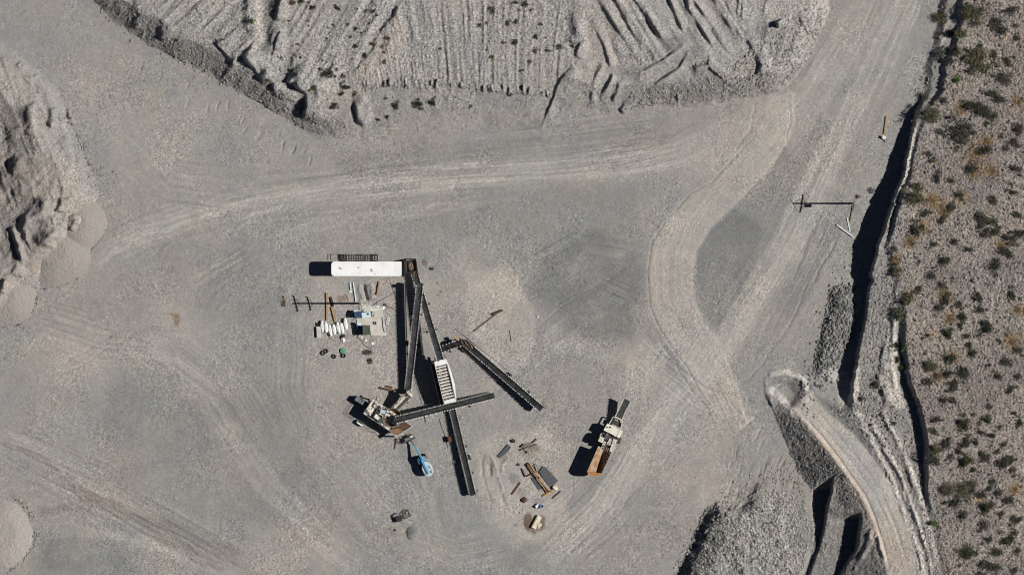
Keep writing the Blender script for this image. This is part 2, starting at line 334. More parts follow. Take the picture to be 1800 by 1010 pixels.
for pts, h, a, b in [
    ([(379,74),(395,93),(412,113)], 1.0, 5, 60), ([(424,95),(452,119),(463,150)], 1.7, 6, 55), ([(480,140),(486,165),(521,179)], .7, 6, 20),
    ([(503,138),(541,166),(538,190),(533,211)], 1.5, 6, 60), ([(497,-60),(495,0),(486,40)], .8, 6, 30), ([(496,55),(488,76),(480,99)], .9, 6, 26),
    ([(493,-60),(491,0),(483,100)], .75, 28, 30), ([(449,-60),(449,0),(446,112)], .9, 30, 15), ([(708,0),(670,62),(632,119),(600,140)], .5, 7, 45),
    ([(1012,75),(1003,118),(990,140),(975,170),(965,190),(953,226)], .6, 7, 50), ([(1030,70),(1012,98)], .6, 8, 16), ([(1010,20),(1015,60),(1008,80)], .7, 22, 20),
    ([(1061,107),(1041,150),(1040,181)], .55, 7, 9), ([(1079,128),(1057,179)], .7, 7, 9), ([(1092,143),(1076,179)], .55, 7, 10), ([(1112,166),(1095,189),(1102,200)], .9, 8, 16),
    ([(1054,-60),(1054,0),(1088,52),(1123,105)], .55, 10, 18), ([(1084,-60),(1084,0),(1133,92)], .75, 10, 18), ([(1100,-60),(1118,0),(1169,74)], .7, 9, 16), ([(1165,-40),(1189,26),(1203,56)], .7, 9, 14), ([(1190,-50),(1225,5),(1275,75)], .6, 9, 14), ([(1230,-50),(1262,10),(1300,70)], .6, 10, 14), ([(1275,0),(1290,30),(1310,55)], .5, 7, 10), ([(1300,-10),(1296,30)], .35, 5, 7), ([(1308,-10),(1304,32)], .35, 5, 7), ([(1040,30),(1065,85),(1075,120)], .5, 9, 14), ([(1120,132),(1165,108),(1205,78)], .5, 8, 10), ([(1148,152),(1195,120),(1212,92)], .5, 8, 10),
    ([(1205,-30),(1212,15),(1253,79)], .8, 9, 14), ([(1250,51),(1284,95)], .4, 6, 14), ([(1307,56),(1322,80),(1341,115),(1331,135)], .9, 11, 22), ([(1366,36),(1371,50)], 1.2, 6, 14),
    ([(1217,118),(1245,116),(1275,140)], .6, 7, 20), ([(1400,25),(1425,62)], .45, 6, 16), ([(623,168),(633,215),(647,224)], 1.1, 7, 30),
    ([(238,50),(250,20)], .6, 12, 20), ([(290,72),(288,45)], .8, 14, 26), ([(394,150),(402,128),(418,108)], .9, 12, 16), ([(548,160),(577,125),(600,105)], .5, 8, 14),
    ([(1147,170),(1147,190)], .3, 4, 7), ([(1190,165),(1190,192)], .3, 4, 7), ([(1275,150),(1275,180)], .3, 4, 8),
    ([(1340,848),(1328,866),(1312,890)], .7, 12, 22), ([(1362,800),(1345,826)], .25, 4, 10),
    # west tip
    ([(52,180),(54,240)], .9, 18, 16), ([(92,190),(92,222)], .7, 14, 12), ([(40,265),(25,300),(0,330)], 1.3, 26, 30), ([(78,345),(72,372),(30,402)], 1.2, 28, 24),
    ([(112,345),(103,375)], .9, 12, 18), ([(128,378),(134,392),(126,406)], .9, 13, 22), ([(88,378),(90,410),(78,435)], 1.5, 34, 20), ([(20,395),(32,430),(42,462)], 1.0, 9, 12), ([(40,400),(58,440)], .5, 6, 10),
    ([(30,452),(30,485)], .9, 14, 16), ([(10,490),(0,515)], .7, 10, 16), ([(30,110),(55,150)], .5, 8, 14), ([(60,130),(70,165)], .5, 8, 12), ([(120,190),(127,212),(100,205)], .4, 6, 10),
    ([(20,220),(15,260),(-10,280)], 1.0, 20, 30), ([(45,300),(30,345)], .7, 20, 20), ([(8,930),(7,942)], .35, 5, 8),
    # banks beside the haul ramp
    ([(1500,722),(1530,770),(1560,830),(1592,905),(1618,980),(1628,1040)], .22, 7, 6), ([(1520,720),(1550,775),(1578,830),(1608,905),(1632,985),(1640,1040)], .24, 7, 6), ([(1548,716),(1572,760),(1600,830),(1618,880)], .45, 10, 9),
    ([(1505,880),(1490,930),(1478,985)], .0, 5, 5), ([(1512,985),(1530,935)], .35, 7, 9), ([(1500,1005),(1520,960),(1532,925)], .35, 6, 8), ([(1545,940),(1556,985)], .35, 6, 8),
    ([(1545,655),(1552,690),(1560,720)], .8, 9, 14), ([(1533,665),(1545,680)], .5, 7, 9), ([(1577,490),(1572,560),(1568,640),(1575,690)], .35, 10, 8),
    ([(1556,600),(1552,660)], .4, 8, 10), ([(1345,662),(1350,695),(1362,715)], .5, 8, 12)]:
    if h: crest(pts, h, a, b)
for x in range(640, 970, 5):                                          # notched little bank at the foot of the furrows
    y = np.interp(x, [640, 780, 830, 900, 975], [150, 148, 151, 163, 166]) + rng.uniform(-2, 2)
    crest([(x, y - 3 - rng.uniform(0, 6)), (x + 0.5, y + 2)], rng.uniform(.15, .6), 3.5, 5, 0)
# --- west tip
WEST = [(-300,60),(-10,66),(25,85),(62,112),(97,150),(122,200),(140,255),(165,300),(172,345),(160,394),(132,440),(108,472),(70,500),(48,514),(40,542),(10,565),(-300,580)]
sl = box_of(WEST, 12)
d_, _, _ = near(WEST, sl, True, True)
d_ = d_ + 5 * fbm(PX[sl], PY[sl], 40, 3, 36)
m = np.where(inside(WEST, sl), lin(d_ / np.interp(PY[sl], [60, 250, 330, 580], [80, 70, 46, 44])), 0).astype(np.float32)
H[sl] += 2.3 * m
H[sl] -= m * 1.3 * sstep((82 - WX[sl]) / 85) * sstep((WY[sl] - 150) / 60) * sstep((500 - WY[sl]) / 60)
WM = np.zeros_like(H); WM[sl] = m
furrows([(-70,90),(30,95),(90,150),(120,200),(135,280),(110,380),(60,450),(-70,480)], lambda x, y: x * .94 - y * .34, lambda x, y: y, 12, 0.34, 181, run=45)
furrows([(-70,250),(60,230),(130,300),(110,380),(60,470),(-70,500)], lambda x, y: x * .7 + y * .7, lambda x, y: x - y, 16, 0.30, 191, run=40)
# --- rough rock dump in the south, bowl beside the ramp
DUMP = [(1180,1300),(1190,1010),(1212,962),(1226,930),(1238,895),(1258,880),(1300,884),(1330,866),(1372,850),(1408,880),(1415,950),(1405,1020),(1400,1300)]
sl, m = poly_mask(DUMP, 26)
fade = np.interp(PX[sl], [1300, 1400], [1, 0])
H[sl] += 2.3 * m * fade * (0.85 + 0.15 * sstep(0.5 + fbm(PX[sl], PY[sl], 40, 2, 33)))
DM = np.zeros_like(H); DM[sl] = m
H[sl] += m * (0.55 * fbm(PX[sl], PY[sl], 26, 3, 37) + .25 * fbm(PX[sl], PY[sl], 9, 2, 38))
groove([(1375,668),(1392,690),(1385,715)], 13, -0.9)
groove([(1348,662),(1380,655),(1410,668),(1418,692)], 6, 0.35)
# heap of coarse rock beside the cut
BOULD = [(1458,508),(1482,498),(1498,510),(1503,560),(1503,585),(1480,628),(1462,645),(1436,660),(1428,645),(1440,600),(1450,560)]
sl, m = poly_mask(BOULD, 18); H[sl] += 0.7 * m
BM = np.zeros_like(H); BM[sl] = m
# thin layer of tan fines on the loop road
LOOP = [(1352,170),(1398,160),(1398,215),(1388,245),(1350,302),(1290,362),(1250,402),(1226,440),(1219,480),(1219,520),(1240,568),(1270,606),(1290,660),(1318,742),(1300,756),(1260,732),(1230,692),(1205,645),(1180,612),(1155,572),(1142,540),(1138,480),(1145,425),(1170,387),(1215,338),(1252,318),(1318,245)]
sl, m = poly_mask(LOOP, 6, False); H[sl] += 0.06 * m
# ruts, windrows and tyre prints in the yard
for pts, w, d in [([(345,492),(380,470),(420,450)], 3, -.10), ([(352,505),(395,478),(430,455)], 3, -.10), ([(362,518),(400,497),(425,480)], 2.5, -.10), ([(338,480),(370,462),(400,440)], 2.5, -.08),
    ([(110,640),(160,610),(220,575)], 2, -.10), ([(120,655),(190,610),(250,575)], 2, -.08), ([(0,780),(60,810),(130,838)], 2.5, -.12), ([(0,800),(70,835),(150,880)], 2.5, -.10),
    ([(60,860),(160,890),(260,930),(420,1005)], 3, -.14), ([(120,870),(240,910),(350,960),(440,1010)], 3, -.14), ([(70,900),(150,890),(200,900)], 2.5, .14), ([(180,900),(290,950),(380,1000)], 3, .12),
    ([(870,820),(880,860),(890,895)], 2.5, -.12), ([(858,815),(862,840)], 3, -.25), ([(850,840),(858,870),(864,900)], 2, -.10), ([(862,800),(872,830),(884,870)], 2.5, .22), ([(852,800),(846,815),(850,840)], 2, -.15), ([(895,800),(884,815),(880,832)], 2.2, .15), ([(980,905),(960,925),(930,938)], 2, -.08), ([(1010,830),(1005,870),(985,905)], 2, -.06),
    ([(640,498),(642,515),(646,529)], 3.2, -.6), ([(634,500),(638,528)], 3, .25), ([(652,498),(655,525)], 3, .2),
    ([(1420,490),(1395,560),(1340,640),(1300,680)], 2.2, -.10), ([(1440,380),(1415,440),(1390,500)], 2, -.08), ([(1330,180),(1318,235),(1290,270)], 1.6, -.10), ([(1384,172),(1391,215),(1380,255)], 1.6, -.08),
    ([(1150,590),(1185,640),(1225,700),(1262,740)], 2, -.10), ([(970,440),(1010,420),(1050,412)], 2, -.05), ([(1000,480),(1060,470)], 2, -.06), ([(1010,500),(1080,500)], 2, -.06), ([(1030,515),(1090,525)], 2, -.06),
    ([(1270,700),(1310,730)], 2, -.09), ([(1300,760),(1345,715)], 2, -.08), ([(725,395),(745,400),(790,380)], 2, -.06), ([(585,400),(640,385),(720,370),(830,360)], 2.5, -.06),
    ([(1000,990),(1060,930),(1120,860),(1200,770)], 2, -.07), ([(975,1000),(1045,925),(1100,850)], 2, -.07), ([(1475,420),(1440,470),(1430,500)], 2, -.12), ([(1450,400),(1430,440)], 2, -.1)]:
    groove(pts, w, d)
for k in range(26):                                                  # washed slope below the north tip: short rills
    x = rng.uniform(210, 560); y = np.interp(x, [210, 400, 560], [95, 175, 262]) + rng.uniform(-8, 26)
    groove([(x, y), (x - rng.uniform(4, 10), y + rng.uniform(12, 24))], 1.8, -rng.uniform(.05, .16), .3)
for k in range(34):                                                  # rills in front of the rock dump
    x = rng.uniform(1290, 1405); y = rng.uniform(740, 860)
    groove([(x, y), (x - rng.uniform(8, 18), y + rng.uniform(20, 40))], 1.8, -rng.uniform(.05, .14), .3)
groove([(1322,225),(1315,248),(1252,319),(1214,339),(1170,388),(1145,426),(1138,480),(1142,540),(1156,573),(1182,613),(1208,646),(1232,692),(1262,734)], 1.8, -.09, .12, False)
groove([(1388,245),(1350,302),(1290,362)], 2, -.06)
# ramp surface: wheel ruts and edge berm
groove([(1395,722),(1436,768),(1470,812),(1514,872),(1530,912),(1545,958),(1557,1005)], 4, .12, .12, False)
groove([(1404,722),(1444,765),(1480,812),(1522,872),(1539,912),(1553,958),(1566,1005)], 1.8, -.22, .12, False)

# roughness of the ground: how stony each place is
SCRUB = [(1700,-300),(1690,40),(1655,160),(1622,225),(1600,300),(1590,350),(1572,430),(1580,500),(1592,560),(1595,620),(1605,680),(1632,760),(1634,850),(1648,940),(1664,1300),(2300,1300),(2300,-300)]
sl, m = poly_fill(SCRUB, 8)
SM = np.zeros_like(H); SM[sl] = m
BENCH = [(1602,200),(1625,225),(1600,300),(1590,350),(1572,430),(1580,500),(1592,560),(1595,620),(1605,680),(1632,760),(1634,850),(1648,940),(1664,1300),(1640,1300),(1600,930),(1560,840),(1500,755),(1455,715),(1500,700),(1523,545),(1550,425),(1578,345)]
sl, m = poly_fill(BENCH, 5)
VM = np.zeros_like(H); VM[sl] = m
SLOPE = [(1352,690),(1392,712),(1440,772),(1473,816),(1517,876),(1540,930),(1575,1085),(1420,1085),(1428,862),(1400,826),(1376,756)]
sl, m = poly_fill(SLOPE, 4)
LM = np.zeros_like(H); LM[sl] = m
FINE = [(1010,-75),(1330,-75),(1440,-75),(1440,60),(1345,130),(1300,118),(1270,112),(1215,112),(1150,150),(1105,192),(1040,190),(985,200),(995,150),(1030,90)]
sl, m = poly_fill(FINE, 8)
FM = np.zeros_like(H); FM[sl] = m
patch = sstep(0.42 + 1.3 * fbm(PX, PY, 55, 4, 70))
stony = 0.014 + 0.020 * patch + 0.05 * NM * (1 - .55 * FM) * (0.6 + 0.4 * fbm(PX, PY, 40, 2, 73)) + 0.042 * WM + 0.055 * SM + 0.05 * VM + 0.06 * LM + 0.13 * DM + 0.07 * BM
white = rng.standard_normal(H.shape).astype(np.float32)
lump = fbm(PX, PY, 6, 2, 80) + 0.5 * fbm(PX, PY, 14, 2, 84)
core = ((PX0 >= -70) & (PX0 <= 1870) & (PY0 >= -70) & (PY0 <= 1080))
H += np.where(core, stony * (0.8 * white + 1.3 * lump), 0)
st = rng.random(H.shape)
sd = 0.008 + 0.016 * patch * (1 - SM) + 0.05 * NM * (1 - .8 * FM) + 0.04 * WM + 0.075 * SM + 0.05 * VM + 0.05 * LM + 0.10 * DM
H += np.where(core & (st < sd), (0.03 + 0.10 * np.clip(NM + SM + VM + DM, 0, 1) + 0.02 * patch) * (0.5 + rng.random(H.shape)), 0)
def soften(x0, y0, x1, y1, z=None):                                   # level ground under the plant
    pass

def hz(px, py):
    i = int(np.clip(np.searchsorted(GX, px) - 1, 0, NX - 2)); j = int(np.clip(np.searchsorted(GY, py) - 1, 0, NY - 2))
    fx = (px - GX[i]) / (GX[i + 1] - GX[i]); fy = (py - GY[j]) / (GY[j + 1] - GY[j])
    return float((H[j, i] * (1 - fx) + H[j, i + 1] * fx) * (1 - fy) + (H[j + 1, i] * (1 - fx) + H[j + 1, i + 1] * fx) * fy)
def hz_arr(px, py):
    i = np.clip(np.searchsorted(GX, px) - 1, 0, NX - 2); j = np.clip(np.searchsorted(GY, py) - 1, 0, NY - 2)
    return H[j, i]
def W(px, py, z=0.0):
    return Vector(((px - 900) / 10.0, (505 - py) / 10.0, z))
def G(px, py, z=0.0):
    return W(px, py, hz(px, py) + z)

# ------------------------------------------------------------------ ground colour: tones of dirt, fines and gravel, plus painted light and shade on some slopes
def c3(r, g, b): return np.array([r, g, b], np.float32)
GREY = c3(.260, .256, .243); DARK = c3(.186, .184, .178); TAN = c3(.39, .358, .320); PINK = c3(.280, .261, .244)
COL = np.empty(H.shape + (3,), np.float32)
f = sstep(0.5 + 0.75 * fbm(PX, PY, 150, 4, 90))[..., None]
COL[:] = GREY * (1 - f) + PINK * f
def tint(sl, a, c):
    a = np.clip(a, 0, 1)[..., None]
    COL[sl] = COL[sl] * (1 - a) + c * a
def area(pts, soft, c, a, brk=0.6, sc=45, warp=True):
    s, m = poly_fill(pts, soft, warp)
    m = m * (1 - brk + brk * sstep(0.5 + 0.9 * fbm(PX[s], PY[s], sc, 3, int(pts[0][0]) % 37)))
    tint(s, m * a, c)
def track(pts, w, c, a, streak=0.7, soft=None, warp=True):
    s = box_of(pts, w * 1.6 + 12)
    d, sx, t = near(pts, s, warp)
    sgn = np.where(sx < 0, -d, d)
    m = 1 - sstep((d - w * 0.5) / (w * 0.5))
    e = sstep(np.minimum(t, 1 - t) / 0.1)
    n = vnoise(sgn / 4.0 + 3 * fbm(PX[s], PY[s], 120, 2, 7), t * 9, int(pts[0][1]) % 29)
    tint(s, m * e * a * (1 - streak + streak * sstep(n * 1.6 - 0.3)), c)

# dark gravel spreads
for p, so, a in [([(940,420),(1060,395),(1135,420),(1135,540),(1110,600),(1000,590),(940,520)], 18, 1.0), ([(1225,420),(1290,365),(1345,400),(1320,480),(1275,600),(1240,560),(1222,500)], 8, .9),
    ([(600,270),(900,235),(1200,205),(1190,260),(900,285),(600,330)], 25, .5), ([(640,370),(900,340),(1130,320),(1120,400),(930,420),(700,400)], 25, .45), ([(90,690),(300,650),(480,700),(560,860),(420,930),(200,850)], 60, .5),
    ([(230,500),(330,430),(470,420),(500,560),(440,640),(300,560)], 40, .35), ([(300,640),(420,640),(540,700),(600,860),(640,1000),(480,1000)], 50, .4), ([(880,960),(960,880),(1000,940),(900,1010)], 20, .4),
    ([(1290,390),(1440,200),(1470,230),(1340,470),(1280,590)], 14, .5), ([(60,930),(200,960),(260,1010),(60,1010)], 20, .8), ([(1330,500),(1370,440),(1450,390),(1470,430),(1400,560)], 16, .35),
    ([(180,880),(340,930),(420,1000),(360,990),(240,930)], 10, .55), ([(1370,640),(1440,560),(1460,580),(1430,650)], 14, .3)]:
    area(p, so, DARK, a)
# pale and tan spreads
for p, so, a in [([(60,580),(190,570),(215,640),(150,760),(240,800),(180,830),(90,740)], 40, .4), ([(270,500),(400,560),(460,700),(380,700),(280,600)], 40, .3), ([(160,100),(230,190),(220,290),(180,240),(120,140)], 30, .35), ([(560,700),(680,780),(690,900),(600,880),(540,780)], 40, .3), ([(1100,620),(1130,590),(1160,640),(1140,700),(1100,690)], 14, .6), ([(720,500),(820,440),(890,470),(830,540),(760,580)], 30, .35), (LOOP, 4, .02), ([(550,490),(700,480),(720,640),(700,700),(560,680),(530,560)], 30, .6), ([(820,480),(900,470),(945,560),(930,640),(860,650),(820,560)], 7, 1.0), ([(840,780),(960,740),(1010,820),(990,940),(900,960),(850,900)], 16, .8),
    ([(1110,700),(1260,660),(1330,760),(1290,860),(1180,880),(1100,820)], 40, .35), ([(190,240),(330,180),(390,200),(350,330),(230,330)], 40, .3), ([(1200,250),(1340,180),(1380,230),(1260,310),(1200,320)], 20, .5),
    ([(440,930),(560,900),(620,1000),(440,1010)], 30, .4), ([(270,520),(330,510),(335,590),(280,600)], 20, .35), ([(1220,865),(1290,840),(1280,880),(1225,895)], 12, .6)]:
    area(p, so, TAN, a, .5)
area(LOOP, 4, TAN, .85, .35, 40, False)
# wheel tracks
LT = c3(.395, .373, .345)
for p, w, c, a in [([(168,478),(195,440),(250,412),(330,385),(430,360),(540,342),(650,325),(780,310),(900,300),(1010,292),(1100,283),(1190,268),(1280,225)], 30, LT, .75), ([(165,475),(190,445),(225,425),(260,412)], 14, TAN, .7),
    ([(730,335),(850,322),(980,305),(1060,298)], 7, TAN, .7), ([(480,420),(560,395),(700,375),(860,352)], 16, LT, .4), ([(1560,-60),(1500,60),(1440,150),(1370,260)], 40, LT, .5), ([(1620,-60),(1560,80),(1500,200),(1440,310),(1390,420),(1330,520),(1270,610),(1210,690),(1130,790),(1060,890),(990,960),(930,1020)], 34, LT, .75),
    ([(1500,230),(1440,340),(1400,420),(1350,500),(1290,590),(1240,660)], 14, TAN, .7), ([(1480,300),(1420,420),(1360,520)], 12, TAN, .45), ([(1130,620),(1190,690),(1120,800),(1030,920),(960,990)], 18, TAN, .5), ([(1170,600),(1130,660),(1060,760)], 26, LT, .4),
    ([(215,590),(290,625),(350,680),(400,760),(470,850),(560,940),(640,1010)], 30, LT, .38), ([(380,730),(440,800),(500,860)], 14, TAN, .25), ([(120,930),(220,945),(320,975),(430,1015)], 14, c3(.34,.325,.30), .8), ([(0,770),(90,800),(180,860),(280,915)], 16, LT, .35),
    ([(60,590),(160,570),(300,610),(420,700)], 30, PINK, .5), ([(330,500),(380,470),(430,452)], 16, TAN, .45), ([(930,640),(1010,600),(1090,640)], 16, LT, .3), ([(850,690),(930,620),(1000,560)], 14, LT, .25), ([(1230,690),(1280,760),(1330,730)], 12, TAN, .4),
    ([(760,760),(745,900),(760,1000)], 30, LT, .25), ([(560,700),(600,800),(680,960)], 24, PINK, .4), ([(1200,60),(1150,130)], 8, LT, .6), ([(1196,100),(1143,152)], 8, LT, .6), ([(1038,-40),(1060,50),(1085,96)], 10, TAN, .6), ([(1260,640),(1300,720),(1312,745)], 20, TAN, .4), ([(120,860),(220,900),(330,935),(430,985)], 16, c3(.215,.19,.168), .8), ([(0,775),(60,800),(110,825)], 8, c3(.20,.175,.155), .7), ([(60,900),(140,890),(200,900)], 10, DARK, .6), ([(240,930),(330,965),(400,1005)], 8, c3(.21,.185,.165), .7), ([(430,560),(470,520),(500,500)], 14, DARK, .4)]:
    track(p, w, c, a)
# spoil, scrub, banks
SPOIL = c3(.288, .277, .262)
COL[:] = COL + (SPOIL - COL) * (NM * 0.85)[..., None]
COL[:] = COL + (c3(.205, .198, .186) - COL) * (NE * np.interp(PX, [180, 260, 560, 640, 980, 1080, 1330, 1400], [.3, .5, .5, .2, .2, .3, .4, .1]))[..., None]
area([(625,130),(670,70),(705,5),(712,60),(690,140),(660,150)], 10, c3(.345, .310, .278), .9, .2)
area([(560,150),(640,150),(650,200),(600,225),(545,200)], 14, c3(.34, .305, .275), .6)
area([(1020,-40),(1075,70),(1085,110),(1060,150),(1010,190),(1000,150),(1040,100),(1020,60)], 10, c3(.35, .318, .285), .7)
area([(1330,-60),(1440,-60),(1452,20),(1425,85),(1395,130),(1350,120),(1345,80)], 10, c3(.36, .34, .312), .7, .4)
area([(700,205),(960,190),(940,222),(760,235),(680,228)], 10, c3(.32, .29, .265), .6)
area([(452,-60),(463,-60),(458,60),(452,112),(447,112),(450,50)], 3, c3(.36, .335, .30), .8, .2)  # sunlit east-facing gully wall, its brightness painted in as a paler tone
area([(466,-60),(492,-60),(488,40),(478,98),(462,98)], 4, DARK * .92, .7, .3)
for p in ([(1166,70),(1190,58),(1206,75),(1195,86),(1172,85)], [(1200,88),(1242,78),(1238,100),(1205,110)], [(1085,92),(1112,115),(1137,120),(1120,142),(1090,135)], [(1318,42),(1346,35),(1352,60),(1330,76)], [(1212,122),(1262,118),(1278,150),(1240,178),(1210,160)], [(215,5),(240,8),(300,60),(380,80),(412,112),(398,150),(345,112),(280,72)], [(520,215),(560,200),(600,225),(560,245)], [(433,150),(470,140),(480,165),(450,180)]):
    area(p, 5, DARK, .75, .3, 22)
area([(985,-60),(1010,-60),(1020,60),(1008,110),(996,60)], 8, DARK * .9, .6)
COL[:] = COL + (c3(.295, .268, .242) - COL) * (WM * 0.8)[..., None]
for p in [[(45,392),(86,378),(92,412),(76,440),(50,446)], [(0,240),(40,235),(52,270),(30,320),(0,330)], [(52,350),(78,345),(70,372),(40,395)], [(18,310),(60,285),(50,330),(20,360)], [(96,350),(112,345),(103,378)], [(0,180),(45,190),(40,230),(0,240)], [(0,190),(50,190),(62,260),(55,330),(30,440),(0,470)]]:
    area(p, 5, c3(.16, .15, .138), .6, .5, 18)  # shade of the west-facing facets painted into the ground colour
area([(120,330),(180,350),(186,390),(180,415),(158,438),(118,400)], 6, c3(.315, .275, .245), .8, .2)
area([(75,420),(112,402),(155,442),(132,482),(80,502),(50,470)], 8, c3(.305, .27, .24), .8, .2)
area([(0,500),(24,492),(62,515),(57,543),(34,562),(0,574)], 6, c3(.315, .28, .25), .8, .2)
SC = c3(.222, .194, .174); SC2 = c3(.285, .255, .225)
f = sstep(0.5 + 0.8 * fbm(PX, PY, 60, 3, 130))[..., None]
scr = SC * (1 - f) + SC2 * f
COL[:] = COL + (scr - COL) * SM[..., None]
COL[:] = COL + (c3(.245, .235, .222) - COL) * (VM * (1 - SM) * .85)[..., None]
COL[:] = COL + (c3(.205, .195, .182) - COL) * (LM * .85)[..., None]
COL[:] = COL + (c3(.30, .29, .27) - COL) * (DM * .8)[..., None]
area([(1195,1000),(1212,962),(1226,930),(1238,895),(1262,890),(1268,930),(1262,965),(1240,1010),(1200,1030)], 6, c3(.16, .155, .146), .8, .4, 16)  # dark coarse rock, with the shade of the west face painted in
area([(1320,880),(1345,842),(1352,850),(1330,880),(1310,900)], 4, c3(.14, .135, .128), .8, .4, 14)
COL[:] = COL + (c3(.20, .195, .19) - COL) * (BM * .8)[..., None]
RAMP = [(1392,712),(1425,690),(1450,722),(1502,762),(1540,812),(1569,852),(1586,895),(1602,941),(1619,1007),(1636,1085),(1578,1085),(1558,1007),(1540,930),(1515,874),(1472,815),(1438,770)]
area(RAMP, 3, c3(.43, .395, .355), .95, .25, 45, False)
groove([(1420,705),(1462,752),(1505,802),(1548,862),(1566,905),(1582,950),(1596,1005)], 2, -.07, .12, False)
groove([(1412,712),(1454,760),(1494,808),(1538,868),(1556,910),(1570,955),(1584,1005)], 2, -.07, .12, False)
area([(1455,745),(1495,770),(1535,830),(1560,880),(1545,900),(1510,840),(1480,790)], 9, c3(.31, .305, .295), .7, .5)
area([(1545,900),(1580,905),(1605,960),(1612,1010),(1570,1010),(1555,950)], 8, c3(.33, .28, .235), .7, .5)

track([(1393,722),(1436,768),(1470,812),(1514,872),(1530,912),(1545,958),(1557,1005)], 12, c3(.45, .39, .335), .95, .2, None, False)
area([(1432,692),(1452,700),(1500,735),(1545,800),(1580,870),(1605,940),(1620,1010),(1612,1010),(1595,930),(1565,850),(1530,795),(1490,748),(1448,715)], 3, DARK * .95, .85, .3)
for p, w in [([(1500,722),(1530,770),(1560,830),(1592,905),(1618,980),(1628,1040)], 9), ([(1520,720),(1550,775),(1578,830),(1608,905),(1632,985),(1650,1060)], 8), ([(1545,716),(1580,775),(1612,850),(1632,920),(1650,1000)], 5), ([(1505,722),(1518,735)], 6), ([(1575,500),(1571,560),(1568,600)], 6), ([(1570,580),(1568,640),(1574,700),(1590,720)], 13),
             ([(1600,215),(1607,230),(1597,290),(1582,345)], 5), ([(1668,30),(1660,70),(1640,90)], 5), ([(1440,655),(1480,660),(1490,700),(1470,705)], 16), ([(1348,660),(1380,652),(1412,665),(1421,690)], 6), ([(1350,680),(1375,700),(1392,718)], 9), ([(1508,640),(1504,700),(1520,712)], 7)]:
    track(p, w, c3(.46, .43, .39), 1.0, .1, None, False)
area([(1384,719),(1400,735),(1436,703),(1428,687)], 3, c3(.46, .42, .37), .95, 0)
area([(1360,665),(1400,668),(1418,690),(1395,720),(1372,690)], 5, c3(.215, .205, .192), .8, .3)
# dry grass staining in the scrub
for x, y, r in [(1716,268,34), (1745,300,22), (1712,300,26), (1640,352,30), (1660,372,26), (1620,400,26), (1600,425,20), (1575,455,14), (1735,250,22), (1690,190,20), (1770,70,16), (1780,200,18), (1600,520,16), (1660,520,24), (1670,560,22), (1790,545,18), (1675,625,26), (1780,600,30), (1785,860,20), (1720,880,16), (1560,395,10), (1665,15,10), (1790,180,14), (1690,345,18), (1640,590,18), (1650,660,20), (1760,430,20)]:
    s = box_of([(x, y)], r * 1.6)
    d = np.hypot(PX[s] - x, (PY[s] - y) * 1.15)
    n = sstep(0.55 + 1.1 * fbm(PX[s], PY[s], 11, 3, int(x) % 19))
    tint(s, (1 - sstep(d / r)) * n * .85, c3(.37, .25, .135))
# stains and spots in the yard: x, y, rx, ry, colour, strength
for x, y, rx, ry_, c, a in [(312,562,6,14,(.20,.13,.07),.7), (309,550,9,5,(.22,.15,.09),.6), (747,462,5,8,(.14,.09,.06),.8), (752,470,6,6,(.30,.27,.24),.5), (600,525,11,9,(.20,.155,.125),.7), (921,878,7,4,(.15,.125,.105),.8), (904,841,11,10,(.225,.22,.212),.8), (916,866,11,9,(.235,.228,.216),.7),
    (929,917,9,18,(.12,.085,.062),.9), (951,918,9,14,(.125,.09,.068),.85), (940,930,9,6,(.13,.095,.07),.7), (904,924,4,3,(.2,.17,.15),.7), (722,936,8,13,(.19,.185,.178),.8), (697,932,16,10,(.22,.215,.205),.55), (944,880,9,6,(.21,.205,.195),.6), (1186,925,4,2,(.17,.08,.04),.8), (1125,925,3,6,(.22,.15,.10),.6),
    (753,850,8,22,(.225,.22,.21),.5), (672,617,2,2,(.3,.2,.15),.5), (862,830,4,8,(.15,.14,.13),.5), (766,497,2,2,(.13,.09,.07),.8), (775,512,3,4,(.17,.12,.10),.7), (768,518,4,2,(.17,.12,.10),.7), (753,490,3,3,(.2,.15,.12),.6), (697,600,12,8,(.23,.215,.2),.4), (1410,530,24,40,(.24,.23,.22),.5), (640,735,10,8,(.33,.29,.25),.4),
    (930,790,20,14,(.235,.205,.18),.6), (887,800,16,14,(.25,.225,.205),.5), (845,800,14,20,(.33,.3,.27),.4), (573,545,10,22,(.33,.29,.245),.4), (660,565,34,30,(.31,.285,.255),.4)]:
    s = box_of([(x, y)], max(rx, ry_) * 2 + 6)
    d = np.hypot((WX[s] - x) / rx, (WY[s] - y) / ry_)
    tint(s, (1 - sstep((d - .6) / .6)) * a * 1.15 * (0.9 + 0.25 * fbm(PX[s], PY[s], 9, 2, 3)), c3(*c))
